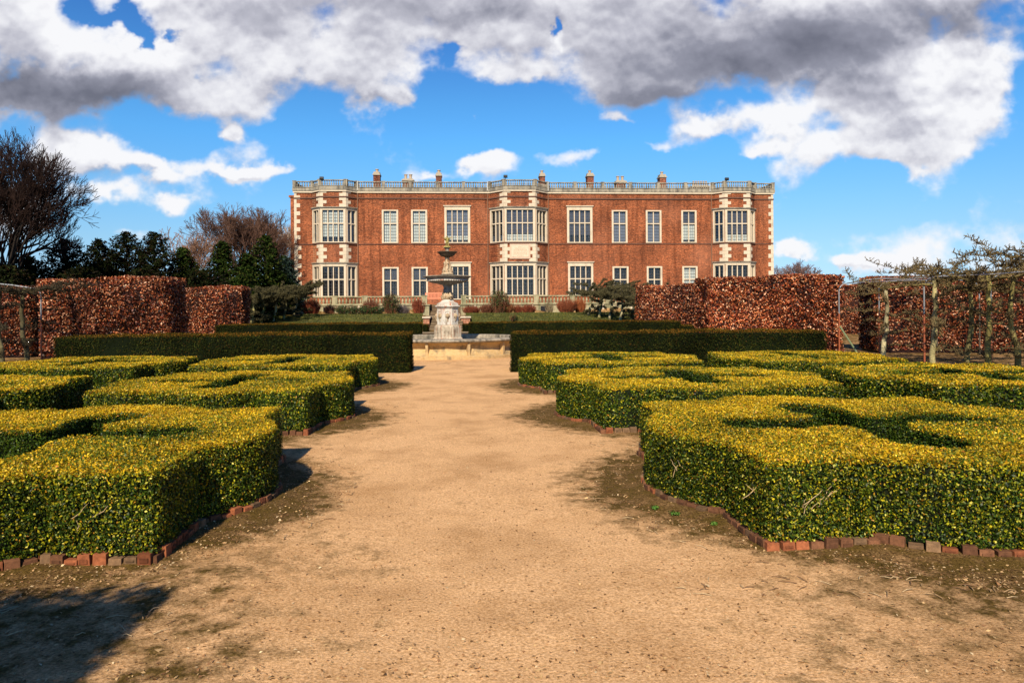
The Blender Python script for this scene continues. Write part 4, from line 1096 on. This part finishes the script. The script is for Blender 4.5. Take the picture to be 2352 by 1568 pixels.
# lawn bank tufts
r = np.random.default_rng(9); n = 52000
T = r.uniform(40.9, 50.6, n); s = np.array([slope(u, 720)[0] for u in (690, 1480)]); sl = r.uniform(s[0], s[1], n)
y = T/(1-HA*sl); x = sl*y; k = np.abs(x-SX*y) > 1.25; x, y = x[k], y[k]; n = len(x)
C = np.column_stack([x, y, terr(x, y)+.03])
lp = leaves(C, np.tile([0, -.9, .5], (n, 1)), .13, .045, pick([(.04, .055, .008), (.08, .08, .012), (.13, .11, .018)], [3, 3, 2], n, r, .25), r, .5, np.array([0, 0, 1.6]))
o = mesh_np('grass', M_SHRUB, [lp]); tag(o, 'rough green grass on the bank below the terrace', None, None, 'stuff')

# ---------------------------------------------------------------- shrubs below the terrace
def stem_shrub(u, vb, vt, wpx, y, label, col, seed, n=240, leaf=None, fan=.5, cat='shrub'):
    x = slope(u, vb)[0]*y; z0 = gz(x, y)-.05; H = PY(u, vt, y)[2]-z0; W_ = wpx/F*y/2; r = np.random.default_rng(seed); segs = []
    for k in range(n):
        a = r.uniform(0, 6.28); q = r.random()**.5; b = np.array([math.cos(a)*q*W_*.45, math.sin(a)*q*W_*.4, 0]); h = H*r.uniform(.6, 1)*(1-.35*q**2)
        p = b; e_ = b+np.array([math.cos(a)*q*W_*fan, math.sin(a)*q*W_*fan, h]); m = (p+e_)/2+r.normal(0, .05, 3)
        segs += [[*p, *m, .016, .013], [*m, *e_, .013, .006]]
        for j in range(2):
            f = m+(e_-m)*r.random(); segs.append([*f, *(f+np.array([r.normal(0, .12), r.normal(0, .12), .22*r.random()+.05])), .009, .005])
    root = empty('shrub', (x, y, z0), 0, label=label, cat=cat, group='shrubs below the terrace wall')
    mesh_np('stems', M_BARK, [tubes(segs, 3, np.array(col)*(1+r.normal(0, .25, (len(segs), 1))))], root)
    if leaf:
        pal, wt, m, ls = leaf; v = r.normal(0, 1, (m, 3)); v /= np.linalg.norm(v, axis=1)[:, None]; rad = r.random(m)**.4
        C = v*rad[:, None]*np.array([W_, W_*.8, H*.48])+np.array([0, 0, H*.53]); C += v*(snoise(C, 4)[:, None]*.12)
        mesh_np('leaves', M_SHRUB, [leaves(C, v, ls, ls*.5, pick(pal, wt, m, r, .3), r, .8)], root)
    return root
RED = (.2, .05, .022); RB = (.16, .06, .03)
GREENL = ([(.03, .06, .012), (.06, .09, .02), (.015, .03, .008)], [2, 2, 2], 1500, .1)
for k, a in enumerate([
    (715, 722, 684, 46, 50.5, 'wide dark red stemmed shrub at the left end of the terrace wall', RED, 420), (757, 722, 699, 28, 51, 'small red twiggy shrub left of the low green bushes', RB, 160),
    (852, 714, 683, 42, 53, 'tall red twiggy shrub behind the dark evergreen', RB, 260), (962, 719, 684, 36, 52.2, 'red stemmed shrub beside the left stair pier', RED, 280),
    (925, 719, 700, 36, 51.6, 'greyish brown low shrub between the evergreen and the steps', (.14, .11, .1), 240),
    (1083, 719, 703, 44, 51.4, 'low domed red shrub just right of the steps', RED, 300), (1120, 719, 698, 40, 51.6, 'red twiggy shrub under the leafy evergreen', RB, 280),
    (1160, 719, 694, 52, 51.2, 'wide rusty shrub at the foot of the leafy evergreen', (.22, .08, .03), 380), (1190, 719, 700, 24, 51.6, 'narrow dark red shrub beside the basement opening', RED, 150),
    (1215, 719, 699, 36, 51.6, 'rounded dark red shrub in front of the pale wall', RED, 240), (1262, 719, 690, 24, 52.4, 'sparse thorny bare shrub against the pale wall', (.2, .15, .08), 50),
    (1302, 719, 684, 52, 52, 'wide red shrub left of the far trained trees', (.24, .07, .03), 420), (1332, 719, 682, 30, 52.6, 'orange-red shrub touching the far trained trees', (.3, .09, .03), 240)]):
    stem_shrub(*a[:5], a[5], a[6], 600+k, a[7])
stem_shrub(897, 721, 671, 44, 50.6, 'dark evergreen bush left of the steps, in front of the balustrade', RB, 640, 80, GREENL)
stem_shrub(1147, 719, 663, 50, 50.8, 'round leafy evergreen with red tips in front of the middle bay', RB, 641, 80, ([(.03, .06, .012), (.06, .09, .02), (.2, .05, .02), (.25, .18, .05)], [3, 2, 1.2, .5], 1700, .11))
for k, u in enumerate((785, 810, 836, 862)):
    stem_shrub(u, 722, 702+(k % 2)*2, 36, 49.8, ['low green bush left end of the row under the left bay', 'second low green bush of the row under the left bay', 'third low green bush of the row under the left bay', 'low green bush right end of the row beside the dark evergreen'][k], RB, 650+k, 30, ([(.03, .06, .012), (.055, .085, .018), (.015, .03, .008)], [2, 2, 2], 900, .1))
stem_shrub(1181, 736, 725, 17, 44.5, 'small round clipped dark bush alone on the grass bank', RB, 660, 20, ([(.02, .035, .01), (.035, .05, .014)], [1, 1], 700, .07))

# ---------------------------------------------------------------- fountain
FY = 26.6; fxx = slope(1028, 700)[0]*FY
ftn = empty('fountain', (fxx, FY, 0), .09, label='tiered stone fountain with rust-stained pedestal, two bowls and a cherub', cat='fountain')
def pv(v): return EYE+slope(1028, v)[1]*FY
def basin():
    n = 16; Rr = 2.68; prof = [(Rr+.16, -.05), (Rr+.16, .1), (Rr+.13, .12), (Rr+.04, .125), (Rr+.02, .2), (Rr-.06, .26), (Rr-.12, .34), (Rr-.1, .43), (Rr-.0, .51), (Rr+.07, .56)]
    mb = MB(); seg = 96
    vs = []
    for rr_, z in prof:
        for i in range(seg):
            a = 2*math.pi*i/seg; lob = .02*abs(math.sin(a*6)); wob = .012*math.sin(a*17+z*9)
            q = rr_-lob+wob; vs.append((q*math.cos(a), q*math.sin(a), z))
    m = len(prof); fs = [(j*seg+i, j*seg+(i+1) % seg, (j+1)*seg+(i+1) % seg, (j+1)*seg+i) for j in range(m-1) for i in range(seg)]
    mb.add(vs, fs)
    for k in range(12):
        a = 2*math.pi*(k+.5)/12; M = Matrix.Rotation(a, 4, 'Z'); mb.box(Rr-.1, Rr+.06, -.045, .045, .12, .55, M)
    mb.build('basin_wall', M_BASIN, ftn, smooth=True)
    mb = MB(); prof = [(Rr-.2, .3), (Rr-.2, .66), (Rr-.16, .69), (Rr+.1, .685), (Rr+.19, .66), (Rr+.21, .625), (Rr+.18, .585), (Rr+.02, .555)]
    vs = []
    for rr_, z in prof:
        for i in range(seg):
            a = 2*math.pi*i/seg; chip = .05*max(0, math.sin(a*5+1.3))*max(0, math.sin(a*23)) if z > .5 and rr_ > Rr else 0
            q = rr_-chip; vs.append((q*math.cos(a), q*math.sin(a), z))
    m = len(prof); mb.add(vs, [(j*seg+i, (j+1)*seg+i, (j+1)*seg+(i+1) % seg, j*seg+(i+1) % seg) for j in range(m-1) for i in range(seg)][:])
    mb.build('basin_rim', M_RIM, ftn, smooth=True)
    mb = MB(); mb.lathe([(Rr-.19, .0), (Rr-.19, .32)], 48); mb.build('basin_floor', M_RIM, ftn)
basin()
def octa(r, z, sq=.0): return (r, z)
O8 = math.pi/8
c8 = 1/math.cos(O8)
def px2m(w): return w/F*FY/2
zb = pv(776); mb = MB()
r1 = .5*c8
mb.lathe([(r1*1.12, .3), (r1*1.12, zb-.02), (r1*1.06, zb), (r1*1.02, zb+.03), (r1, zb+.05), (r1*.99, pv(752)), (r1*.96, pv(748)), (r1*.86, pv(745.6))], 8, rot=O8); mb.build('pedestal_base', M_PED2, ftn, bevel=.012)
r2 = .385*c8
mb = MB(); mb.lathe([(r2, pv(745.7)), (r2*.99, pv(708))], 8, rot=O8)
ped = mb.build('pedestal', M_PED, ftn, bevel=.015)
mb = MB(); mb.lathe([(r2*1.0, pv(709)), (r2*1.12, pv(706)), (r2*1.22, pv(703.5)), (r2*1.2, pv(702.5)), (r2*1.02, pv(701)), (r2*1.02, pv(697)), (r2*.92, pv(696)), (.27, pv(693)), (.235, pv(690.3)), (.17, pv(688)), (.1, pv(687))], 8, rot=O8); mb.build('pedestal_cornice', M_PED, ftn, bevel=.006)
# arched panels with lion masks
for k in range(8):
    a = -math.pi/2+k*math.pi/4; zc = pv(725); M = Matrix.Rotation(a+math.pi/2, 4, 'Z') @ Matrix.Translation((0, -.385, zc))
    mb = MB(); pts = [(.095*math.cos(t), -.004, .08+.1*math.sin(t)) for t in np.linspace(0, math.pi, 11)]
    mb.tube([tuple(M @ Vector(q)) for q in [(.095, -.004, -.2)]+pts+[(-.095, -.004, -.2)]], .012, 6); mb.build('arch_moulding', M_PED, ped)
    mb = MB(); prof = [(.001, -.075), (.05, -.065), (.075, -.035), (.085, 0)]
    vs = []; seg = 14
    for rr_, yv in prof:
        for i in range(seg):
            t = 2*math.pi*i/seg; q = rr_*(1+.12*math.cos(t*7)); vs.append(M @ Vector((q*math.cos(t), yv, q*math.sin(t)*1.1)))
    mb.add(vs, [(j*seg+i, j*seg+(i+1) % seg, (j+1)*seg+(i+1) % seg, (j+1)*seg+i) for j in range(3) for i in range(seg)])
    mb.tube([tuple(M @ Vector(q)) for q in ((-.03, -.07, .03), (0, -.1, -.01), (.03, -.07, .03))], .014, 6)
    mb.tube([tuple(M @ Vector(q)) for q in ((0, -.07, .04), (0, -.105, -.01), (0, -.09, -.045))], .02, 6)
    mb.tube([tuple(M @ Vector(q)) for q in ((0, -.06, -.08), (0, -.02, -.16), (0, -.008, -.22))], [.014, .018, .01], 6)
    mb.build('lion_mask', M_FIG, ped, smooth=True)
# ball of dolphins, stem, bowls
mb = MB(); za, zc = pv(688), pv(671.5); hh = zc-za
mb.lathe([(.1, za-.01), (.17, za+.03), (.2, za+hh*.35), (.205, za+hh*.6), (.17, za+hh*.85), (.12, zc+.01)], 24, lobes=(4, .12)); 
for k in range(4):
    a = k*math.pi/2+.5; q = lambda rr_, z: (rr_*math.cos(a), rr_*math.sin(a), z)
    mb.tube([q(.12, za+.02), q(.21, za+.05), q(.235, za+hh*.45), q(.2, za+hh*.8), q(.13, zc+.06)], [.03, .055, .06, .045, .02], 8)
mb.build('dolphin_knop', M_FIG, ftn, smooth=True)
z0, z1 = pv(672), pv(653); mb = MB(); st = (z1-z0)
mb.lathe([(.12, z0-.02), (.15, z0+.03), (.155, z0+.3*st), (.135, z0+.5*st), (.15, z0+.75*st), (.19, z1), (.22, z1+.02)], 32, lobes=(16, .06)); mb.build('stem', M_IRON, ftn, smooth=True)
mb = MB()
mb.lathe([(.2, pv(654.5)), (.32, pv(652.5)), (.52, pv(650)), (.68, pv(647.5)), (.74, pv(645.5)), (.745, pv(643.5)), (.76, pv(641)), (.84, pv(637.5)), (.9, pv(636)), (.9, pv(635.2)), (.82, pv(634.4)), (.7, pv(638))], 64); mb.build('lower_bowl', M_IRON, ftn, smooth=True)
mb = MB()                                   # gadrooned edge: a row of leaves round the bowl
for k in range(52):
    a = 2*math.pi*k/52; M = Matrix.Rotation(a, 4, 'Z') @ Matrix.Translation((0, -.745, pv(644.3)))
    mb.add([M @ Vector(q) for q in ((-.04, -.0, .03), (.04, -.0, .03), (.045, -.03, -.0), (0, -.035, -.035), (-.045, -.03, -.0))], [(0, 4, 3, 2, 1)])
mb.build('bowl_leaf_band', M_PED, ftn)
mb = MB(); mb.lathe([(.9, pv(636.1)), (.915, pv(635.5)), (.9, pv(634.6)), (.85, pv(634.2))], 64); mb.build('bowl_rim', M_RIM, ftn, smooth=True)
mb = MB(); mb.lathe([(.12, pv(640)), (.16, pv(632.5)), (.25, pv(631.6)), (.25, pv(630)), (.2, pv(629.3)), (.1, pv(628.8))], 32); mb.build('figure_plinth', M_DARKIRON, ftn, smooth=True)

def skin_fig(name, verts, edges, radii, mat, parent, loc=(0, 0, 0), sc=1, rot=0, sub=2, root=0):
    me = bpy.data.meshes.new(name); me.from_pydata([tuple(Vector(v)*sc) for v in verts], edges, []); me.materials.append(mat)
    o = bpy.data.objects.new(name, me); link(o, parent); o.location = loc; o.rotation_euler = (0, 0, rot)
    m = o.modifiers.new('Skin', 'SKIN'); m.use_smooth_shade = True
    for i, s in enumerate(me.skin_vertices[0].data):
        s.radius = (radii[i]*sc, radii[i]*sc); s.use_root = (i == root)
    m2 = o.modifiers.new('Sub', 'SUBSURF'); m2.levels = sub; m2.render_levels = sub
    return o
# stork-like draped figures supporting the upper bowl: three leaning bodies with wings
zf0, zf1 = pv(629), pv(592)
hf = zf1-zf0
for k in range(3):
    a = k*2.094+.4
    skin_fig('supporting_figure', [(.17, 0, 0), (.13, 0, .18), (.09, 0, .42), (.06, 0, .7), (.04, 0, .92), (.03, 0, 1.02), (.2, .09, .2), (.2, -.09, .2), (.16, .05, .62)], [(0, 1), (1, 2), (2, 3), (3, 4), (4, 5), (1, 6), (1, 7), (3, 8)],
             [.045, .07, .075, .055, .045, .04, .03, .03, .02], M_FIG, ftn, (0, 0, zf0), hf/1.0 if False else 1.0, a)
    ftn.children[-1].scale = (1, 1, hf)
mb = MB(); mb.lathe([(.2, zf0-.01), (.17, zf0+.05), (.12, zf0+.18*hf), (.07, zf0+.5*hf), (.05, zf0+.85*hf), (.08, zf1)], 20, lobes=(6, .25)); mb.build('rock_core', M_FIG, ftn, smooth=True)
mb = MB(); mb.lathe([(.04, pv(593.5)), (.09, pv(591.5)), (.12, pv(590.5)), (.2, pv(589)), (.27, pv(586)), (.3, pv(583)), (.34, pv(581)), (.39, pv(579.3)), (.385, pv(578.4)), (.33, pv(579.5)), (.24, pv(582))], 48); mb.build('upper_bowl', M_DARKIRON, ftn, smooth=True)
mb = MB(); mb.lathe([(.09, pv(582)), (.075, pv(577.5)), (.065, pv(574)), (.08, pv(571)), (.125, pv(569.6)), (.125, pv(568.6)), (.07, pv(568))], 24); mb.build('finial_stem', M_RIM, ftn, smooth=True)
# cherub: standing child with raised arms
zc0 = pv(568); Hc = pv(538.6)-zc0; s = Hc/1.0
V_ = [(0, 0, .45), (0, -.01, .58), (0, -.01, .70), (0, -.01, .77), (0, -.01, .83), (0, -.02, .90),
      (.07, 0, .40), (.09, -.03, .22), (.08, .01, .05), (.09, -.05, .02), (-.07, 0, .40), (-.07, -.03, .22), (-.1, .02, .05), (-.1, -.04, .02),
      (.1, 0, .70), (.2, -.02, .66), (.3, -.02, .78), (.33, -.02, .84), (-.1, 0, .70), (-.2, -.02, .68), (-.29, -.02, .8), (-.33, -.02, .87)]
E_ = [(0, 1), (1, 2), (2, 3), (3, 4), (4, 5), (0, 6), (6, 7), (7, 8), (8, 9), (0, 10), (10, 11), (11, 12), (12, 13), (2, 14), (14, 15), (15, 16), (16, 17), (2, 18), (18, 19), (19, 20), (20, 21)]
Rd = [.1, .1, .095, .045, .075, .085, .07, .05, .035, .03, .07, .05, .035, .03, .045, .036, .03, .03, .045, .036, .03, .03]
ch = skin_fig('cherub', V_, E_, Rd, M_CHERUB, ftn, (0, 0, zc0-.005), s, -.09)
mb = MB(); mb.lathe([(.13, zc0-.01), (.12, zc0+.02), (.06, zc0+.06)], 16, lobes=(5, .2)); mb.build('cherub_rock', M_CHERUB, ftn, smooth=True)
for sgn in (1, -1):
    mb = MB(); vs = [(0, .05, .62*s), (sgn*.12*s, .09*s, .78*s), (sgn*.2*s, .12*s, .74*s), (sgn*.22*s, .12*s, .6*s), (sgn*.12*s, .08*s, .5*s)]
    vs = [(x, y, z+zc0) for x, y, z in vs]; mb.add(vs+[(x, y+.02, z) for x, y, z in vs], [(0, 1, 2, 3, 4), (9, 8, 7, 6, 5)]+[(i, 5+i, 5+(i+1) % 5, (i+1) % 5) for i in range(5)])
    mb.build('wing', M_CHERUB, ch if False else ftn)

# dead stems on the near hedges
near = [o for o in bpy.data.objects if o.name.startswith('box_hedge')][:2]
def on_side(hedge_i, u, v, h=.5):
    px, py, rz = parterres[hedge_i][:3]
    return None
def stems(par, spots, seed):
    """spots: local angle on the outline, height"""
    pts = []
    for (lx, ly, z, h) in spots: pts.append(((lx, ly, z), None, h))
    dead_twigs(par, pts, seed)
stems(near[1], [(-1.71, -1.45, .3, .12), (-1.45, -1.7, .3, .12), (-1.3, -1.7, .34, .1), (-1.93, -.55, .3, .12)], 1)
stems(near[0], [(1.2, -1.7, .28, .1), (.35, -2.02, .2, .1)], 2)
# sprigs of lavender in the hedge voids
def void_plants(par, seed, n=7):
    r = np.random.default_rng(seed); segs = []
    for k in range(n):
        a = r.uniform(0, 6.28); q = r.uniform(0, .8); x, y = (q*math.cos(round(a/1.57)*1.57)+r.normal(0, .06), q*math.sin(round(a/1.57)*1.57)+r.normal(0, .06)); 
        for j in range(5): segs.append([x, y, 0, x+r.normal(0, .06), y+r.normal(0, .06), r.uniform(.35, .72), .003, .002])
    return mesh_np('dry_stalks', M_BARK, [tubes(segs, 3, np.tile((.22, .17, .1), (len(segs), 1))*(1+r.normal(0, .2, (len(segs), 1))))], par)


# ---------------------------------------------------------------- world: sky with clouds
w = bpy.data.worlds.new('World'); scn.world = w; w.use_nodes = True; nt = w.node_tree
for n_ in list(nt.nodes): nt.nodes.remove(n_)
SUN_EL = 37.0; SUN_DIR = Vector((-.15, -1, 0)).normalized()
out = N(nt, 'ShaderNodeOutputWorld'); bg = N(nt, 'ShaderNodeBackground'); nt.links.new(bg.outputs[0], out.inputs[0])
SKY_S = .072; bg.inputs[1].default_value = SKY_S
sky = N(nt, 'ShaderNodeTexSky', sky_type='NISHITA'); sky.sun_disc = False; sky.sun_elevation = R(SUN_EL)
sky.sun_rotation = math.atan2(SUN_DIR.x, SUN_DIR.y); sky.air_density = 1.0; sky.dust_density = .3; sky.ozone_density = 1.0
TINT = [(0.0, (.58, .88, 1.5)), (.045, (.6, .86, 1.33)), (.092, (.62, .9, 1.2)), (.14, (.58, .98, 1.3)), (.23, (.46, 1.08, 1.55)), (.28, (.42, 1.02, 1.5)), (.37, (.32, .8, 1.4)), (.8, (.2, .5, 1.1))]
tc = N(nt, 'ShaderNodeTexCoord'); sep = N(nt, 'ShaderNodeSeparateXYZ'); nt.links.new(tc.outputs['Generated'], sep.inputs[0])
az = mth(nt, 'ARCTAN2', sep.outputs[0], sep.outputs[1]); el = mth(nt, 'ARCSINE', sep.outputs[2])
def azel(u, v):
    a, b = slope(u, v); return math.atan(a), math.atan(b*math.cos(math.atan(a)))
# cloud map computed here: billowy noise over a window of azimuth and elevation, lit from above and behind the viewer
AZ0, AZ1, EL0, EL1 = R(-52), R(52), R(-1), R(38)
CW, CH = 2000, 750
def vnoise(x, y, seed):
    g = np.random.default_rng(seed).random((257, 257)); g[-1] = g[0]; g[:, -1] = g[:, 0]
    xi = np.floor(x).astype(int); yi = np.floor(y).astype(int); fx_ = x-xi; fy_ = y-yi; xi %= 256; yi %= 256
    fx_ = fx_**3*(fx_*(fx_*6-15)+10); fy_ = fy_**3*(fy_*(fy_*6-15)+10)
    return (g[yi, xi]*(1-fx_)+g[yi, xi+1]*fx_)*(1-fy_)+(g[yi+1, xi]*(1-fx_)+g[yi+1, xi+1]*fx_)*fy_
def fbm(x, y, f, oc, seed, gain=.5, billow=False):
    s_ = 0; a_ = 1; t_ = 0
    for i in range(oc):
        c_, s2 = math.cos(i*1.1), math.sin(i*1.1)
        n_ = vnoise((x*c_-y*s2)*f+31.7*i, (x*s2+y*c_)*f+17.3*i, seed+i)
        if billow: n_ = 1-np.abs(2*n_-1)
        s_ = s_+a_*n_; t_ += a_; a_ *= gain; f *= 2.03
    return s_/t_
azg, elg = np.meshgrid(np.linspace(AZ0, AZ1, CW), np.linspace(EL0, EL1, CH))
pu = np.tan(azg)*F; pv_ = np.tan(elg)/np.cos(azg)*F            # reference coordinates in the az/el sky
uu = CU+pu+(-pv_)*ROLL; vv = CV-pv_-pu*ROLL
X_, Y_ = uu/400, vv/330
w1 = fbm(X_, Y_, 1.6, 4, 5)-.5; w2 = fbm(X_, Y_, 1.6, 4, 25)-.5; w3 = fbm(X_, Y_, 6, 5, 45, .6)-.5; w4 = fbm(X_, Y_, 6, 5, 65, .6)-.5
uw = uu+w1*90+w3*70; vw = vv+w2*55+w4*52
def field(lst, k=1.1):
    f_ = np.zeros_like(uw)
    for (u, v, ru, rv, wt) in lst: f_ += wt*np.exp(-k*(((uw-u)/ru)**2+((vw-v)/rv)**2))
    return f_
CL = [(1350, -90, 900, 110, 1.3), (2200, -60, 300, 90, .8), (620, -60, 240, 70, 1.0), (40, -40, 120, 80, 1.0), (90, 110, 240, 110, 1.0), (60, 235, 200, 50, 1.0), (430, 205, 150, 60, 1.0), (600, 90, 270, 110, 1.0), (860, 135, 160, 90, 1.05), (900, 215, 90, 30, .6), (1190, 70, 200, 80, .9), (1190, 165, 90, 38, .75),
      (1600, 110, 350, 110, 1.2), (1450, 195, 130, 50, .8), (2080, 110, 330, 110, 1.1), (2080, 250, 190, 80, 1.15), (2060, 345, 170, 40, 1.15), (2290, 200, 90, 90, .7), (1610, 295, 120, 45, 1.1), (1500, 345, 75, 22, .8), (1775, 285, 55, 36, .7),
      (1745, 355, 62, 20, .75), (528, 294, 30, 17, 1.0), (640, 300, 90, 40, -.45), (450, 312, 70, 22, -.5), (980, 285, 80, 45, -.5), (1240, 290, 90, 30, -.3), (2350, 400, 120, 60, -.3), (1950, 470, 200, 50, -.4), (180, 352, 130, 45, 1.1), (350, 388, 120, 28, 1.0), (572, 392, 80, 18, 1.15), (240, 450, 80, 24, .7), (400, 463, 60, 24, .85), (320, 540, 90, 24, .7), (1120, 368, 60, 28, 1.2), (1000, 400, 60, 12, .6),
      (1255, 365, 60, 26, .55), (1345, 358, 60, 26, .65), (1092, 275, 26, 16, .85), (1410, 275, 90, 16, .6), (1820, 590, 60, 22, 1.1), (2000, 606, 85, 16, 1.1), (2085, 405, 24, 30, .5), (1180, 295, 60, 9, .5), (30, 480, 120, 60, .7),
      (200, 8, 30, 22, -1.1), (240, 38, 30, 16, -.9), (290, 20, 30, 30, -1.0), (315, 62, 26, 26, -1.0), (335, 100, 20, 22, -1.0), (390, 72, 26, 8, -.6), (455, 165, 26, 14, -.35), (1262, 50, 12, 30, -1.1), (1045, 112, 22, 22, -1.0), (1040, 215, 90, 40, -.5)]
DKB = [(2200, 10, 330, 60, .5), (1950, 60, 260, 70, .4), (40, 190, 120, 60, .5), (90, 225, 240, 48, 1.1), (250, 215, 120, 35, .4), (1600, 160, 240, 60, .9), (1850, 130, 240, 60, .8), (1750, 60, 420, 45, .45), (2250, 60, 220, 60, .55), (2150, 230, 140, 30, .35), (600, 40, 240, 60, .4), (860, 228, 130, 20, .45),
       (250, 412, 140, 12, .5), (1500, 225, 130, 20, .6), (1120, 25, 180, 25, .4), (1560, 330, 90, 12, .25), (2100, 300, 160, 25, .35), (650, 200, 100, 35, .35), (570, 405, 60, 7, .3), (2000, 616, 80, 6, .3)]
fb = fbm(X_, Y_, 2.2, 9, 101, .52); bl = fbm(X_, Y_, 3.2, 7, 201, .55, True)
fl = field(CL); dens = fl+(fb-.5)*1.9+(bl-.45)*.45
def sstep(a_, b_, x): t_ = np.clip((x-a_)/(b_-a_), 0, 1); return t_*t_*(3-2*t_)
alpha = sstep(.30, .86, dens)*.98
alpha = np.maximum(alpha, .3*sstep(.1, .5, dens)*sstep(.42, .62, fb)*sstep(.1, .4, fl))
thick = np.clip(dens-.35, 0, 1.6)
def shift(a_, k): return np.concatenate([a_[k:], np.repeat(a_[-1:], k, 0)], 0)      # value at a point k rows higher up
h_ = thick*.8+(bl-.5)*.55+(fbm(X_, Y_, 2.2, 5, 101, .5)-.5)*1.0
lit = np.clip((h_-shift(h_, 9))*.5, -.2, .22)+np.clip((h_-shift(h_, 30))*.4, -.25, .3)
nlow = fbm(X_, Y_, 1.3, 5, 301)
shade = field(DKB, 1.0)*.6+(nlow-.5)*.55+np.clip(thick-.6, 0, 1)*.18-lit*.55
shade = np.clip(shade+.03, 0, 1)
st_ = np.array([0, .15, .35, .6, 1.0])
cr = np.interp(shade, st_, [9.4, 7.8, 5.3, 3.0, 1.6]); cg = np.interp(shade, st_, [9.4, 7.8, 5.3, 3.05, 1.65]); cbb = np.interp(shade, st_, [9.6, 8.3, 6.0, 3.7, 2.1])
fade = sstep(R(38), R(30), elg)*sstep(R(-1), R(2), elg) if False else (1-sstep(R(28), R(37), elg))*(1-sstep(R(44), R(51), np.abs(azg)))
img = bpy.data.images.new('cloud_map', CW, CH, alpha=True, float_buffer=True)
try: img.colorspace_settings.name = 'Non-Color'
except Exception: pass
buf = np.stack([cr*.1, cg*.1, cbb*.1, alpha*fade], -1).astype(np.float32)
img.alpha_mode = 'CHANNEL_PACKED'; img.pixels.foreach_set(buf.ravel()); img.update()
cb = N(nt, 'ShaderNodeCombineXYZ'); nt.links.new(mth(nt, 'MULTIPLY_ADD', az, 1/(AZ1-AZ0), -AZ0/(AZ1-AZ0)), cb.inputs[0]); nt.links.new(mth(nt, 'MULTIPLY_ADD', el, 1/(EL1-EL0), -EL0/(EL1-EL0)), cb.inputs[1])
ti = N(nt, 'ShaderNodeTexImage', extension='CLIP', interpolation='Linear'); ti.image = img; nt.links.new(cb.outputs[0], ti.inputs[0])
tint = ramp(nt, el, TINT)
skc = mix(nt, 1.0, sky.outputs[0], tint, 'MULTIPLY')
sc10 = N(nt, 'ShaderNodeVectorMath', operation='SCALE'); sc10.inputs['Scale'].default_value = 10.0; nt.links.new(ti.outputs[0], sc10.inputs[0])
fin = mix(nt, ti.outputs[1], skc, sc10.outputs[0])
nt.links.new(fin, bg.inputs[0])

sun = bpy.data.lights.new('sun', 'SUN'); sun.energy = 5.0; sun.angle = R(.53); sun.color = (1, .88, .7)
so = bpy.data.objects.new('sun', sun); link(so)
d = SUN_DIR*math.cos(R(SUN_EL))+Vector((0, 0, math.sin(R(SUN_EL))))
so.rotation_euler = d.to_track_quat('Z', 'Y').to_euler(); so.location = (0, -10, 30)

cam = bpy.data.cameras.new('camera'); co = bpy.data.objects.new('camera', cam); link(co); scn.camera = co
co.location = (0, 0, EYE); cam.sensor_width = 36; cam.lens = 36*F/2352; cam.shift_y = -(784-CV)/2352; cam.clip_end = 8000; cam.clip_start = .05
co.matrix_world = Matrix.Translation((0, 0, EYE)) @ Matrix.Rotation(R(90), 4, 'X') @ Matrix.Rotation(-ROLL, 4, 'Z')
scn.view_settings.view_transform = 'Standard'; scn.view_settings.look = 'None'; scn.view_settings.exposure = 0.5; scn.view_settings.gamma = 1
scn.cycles.use_denoising = True; scn.cycles.max_bounces = 8; scn.cycles.transparent_max_bounces = 12
if globals().get('TEST'):
    pass
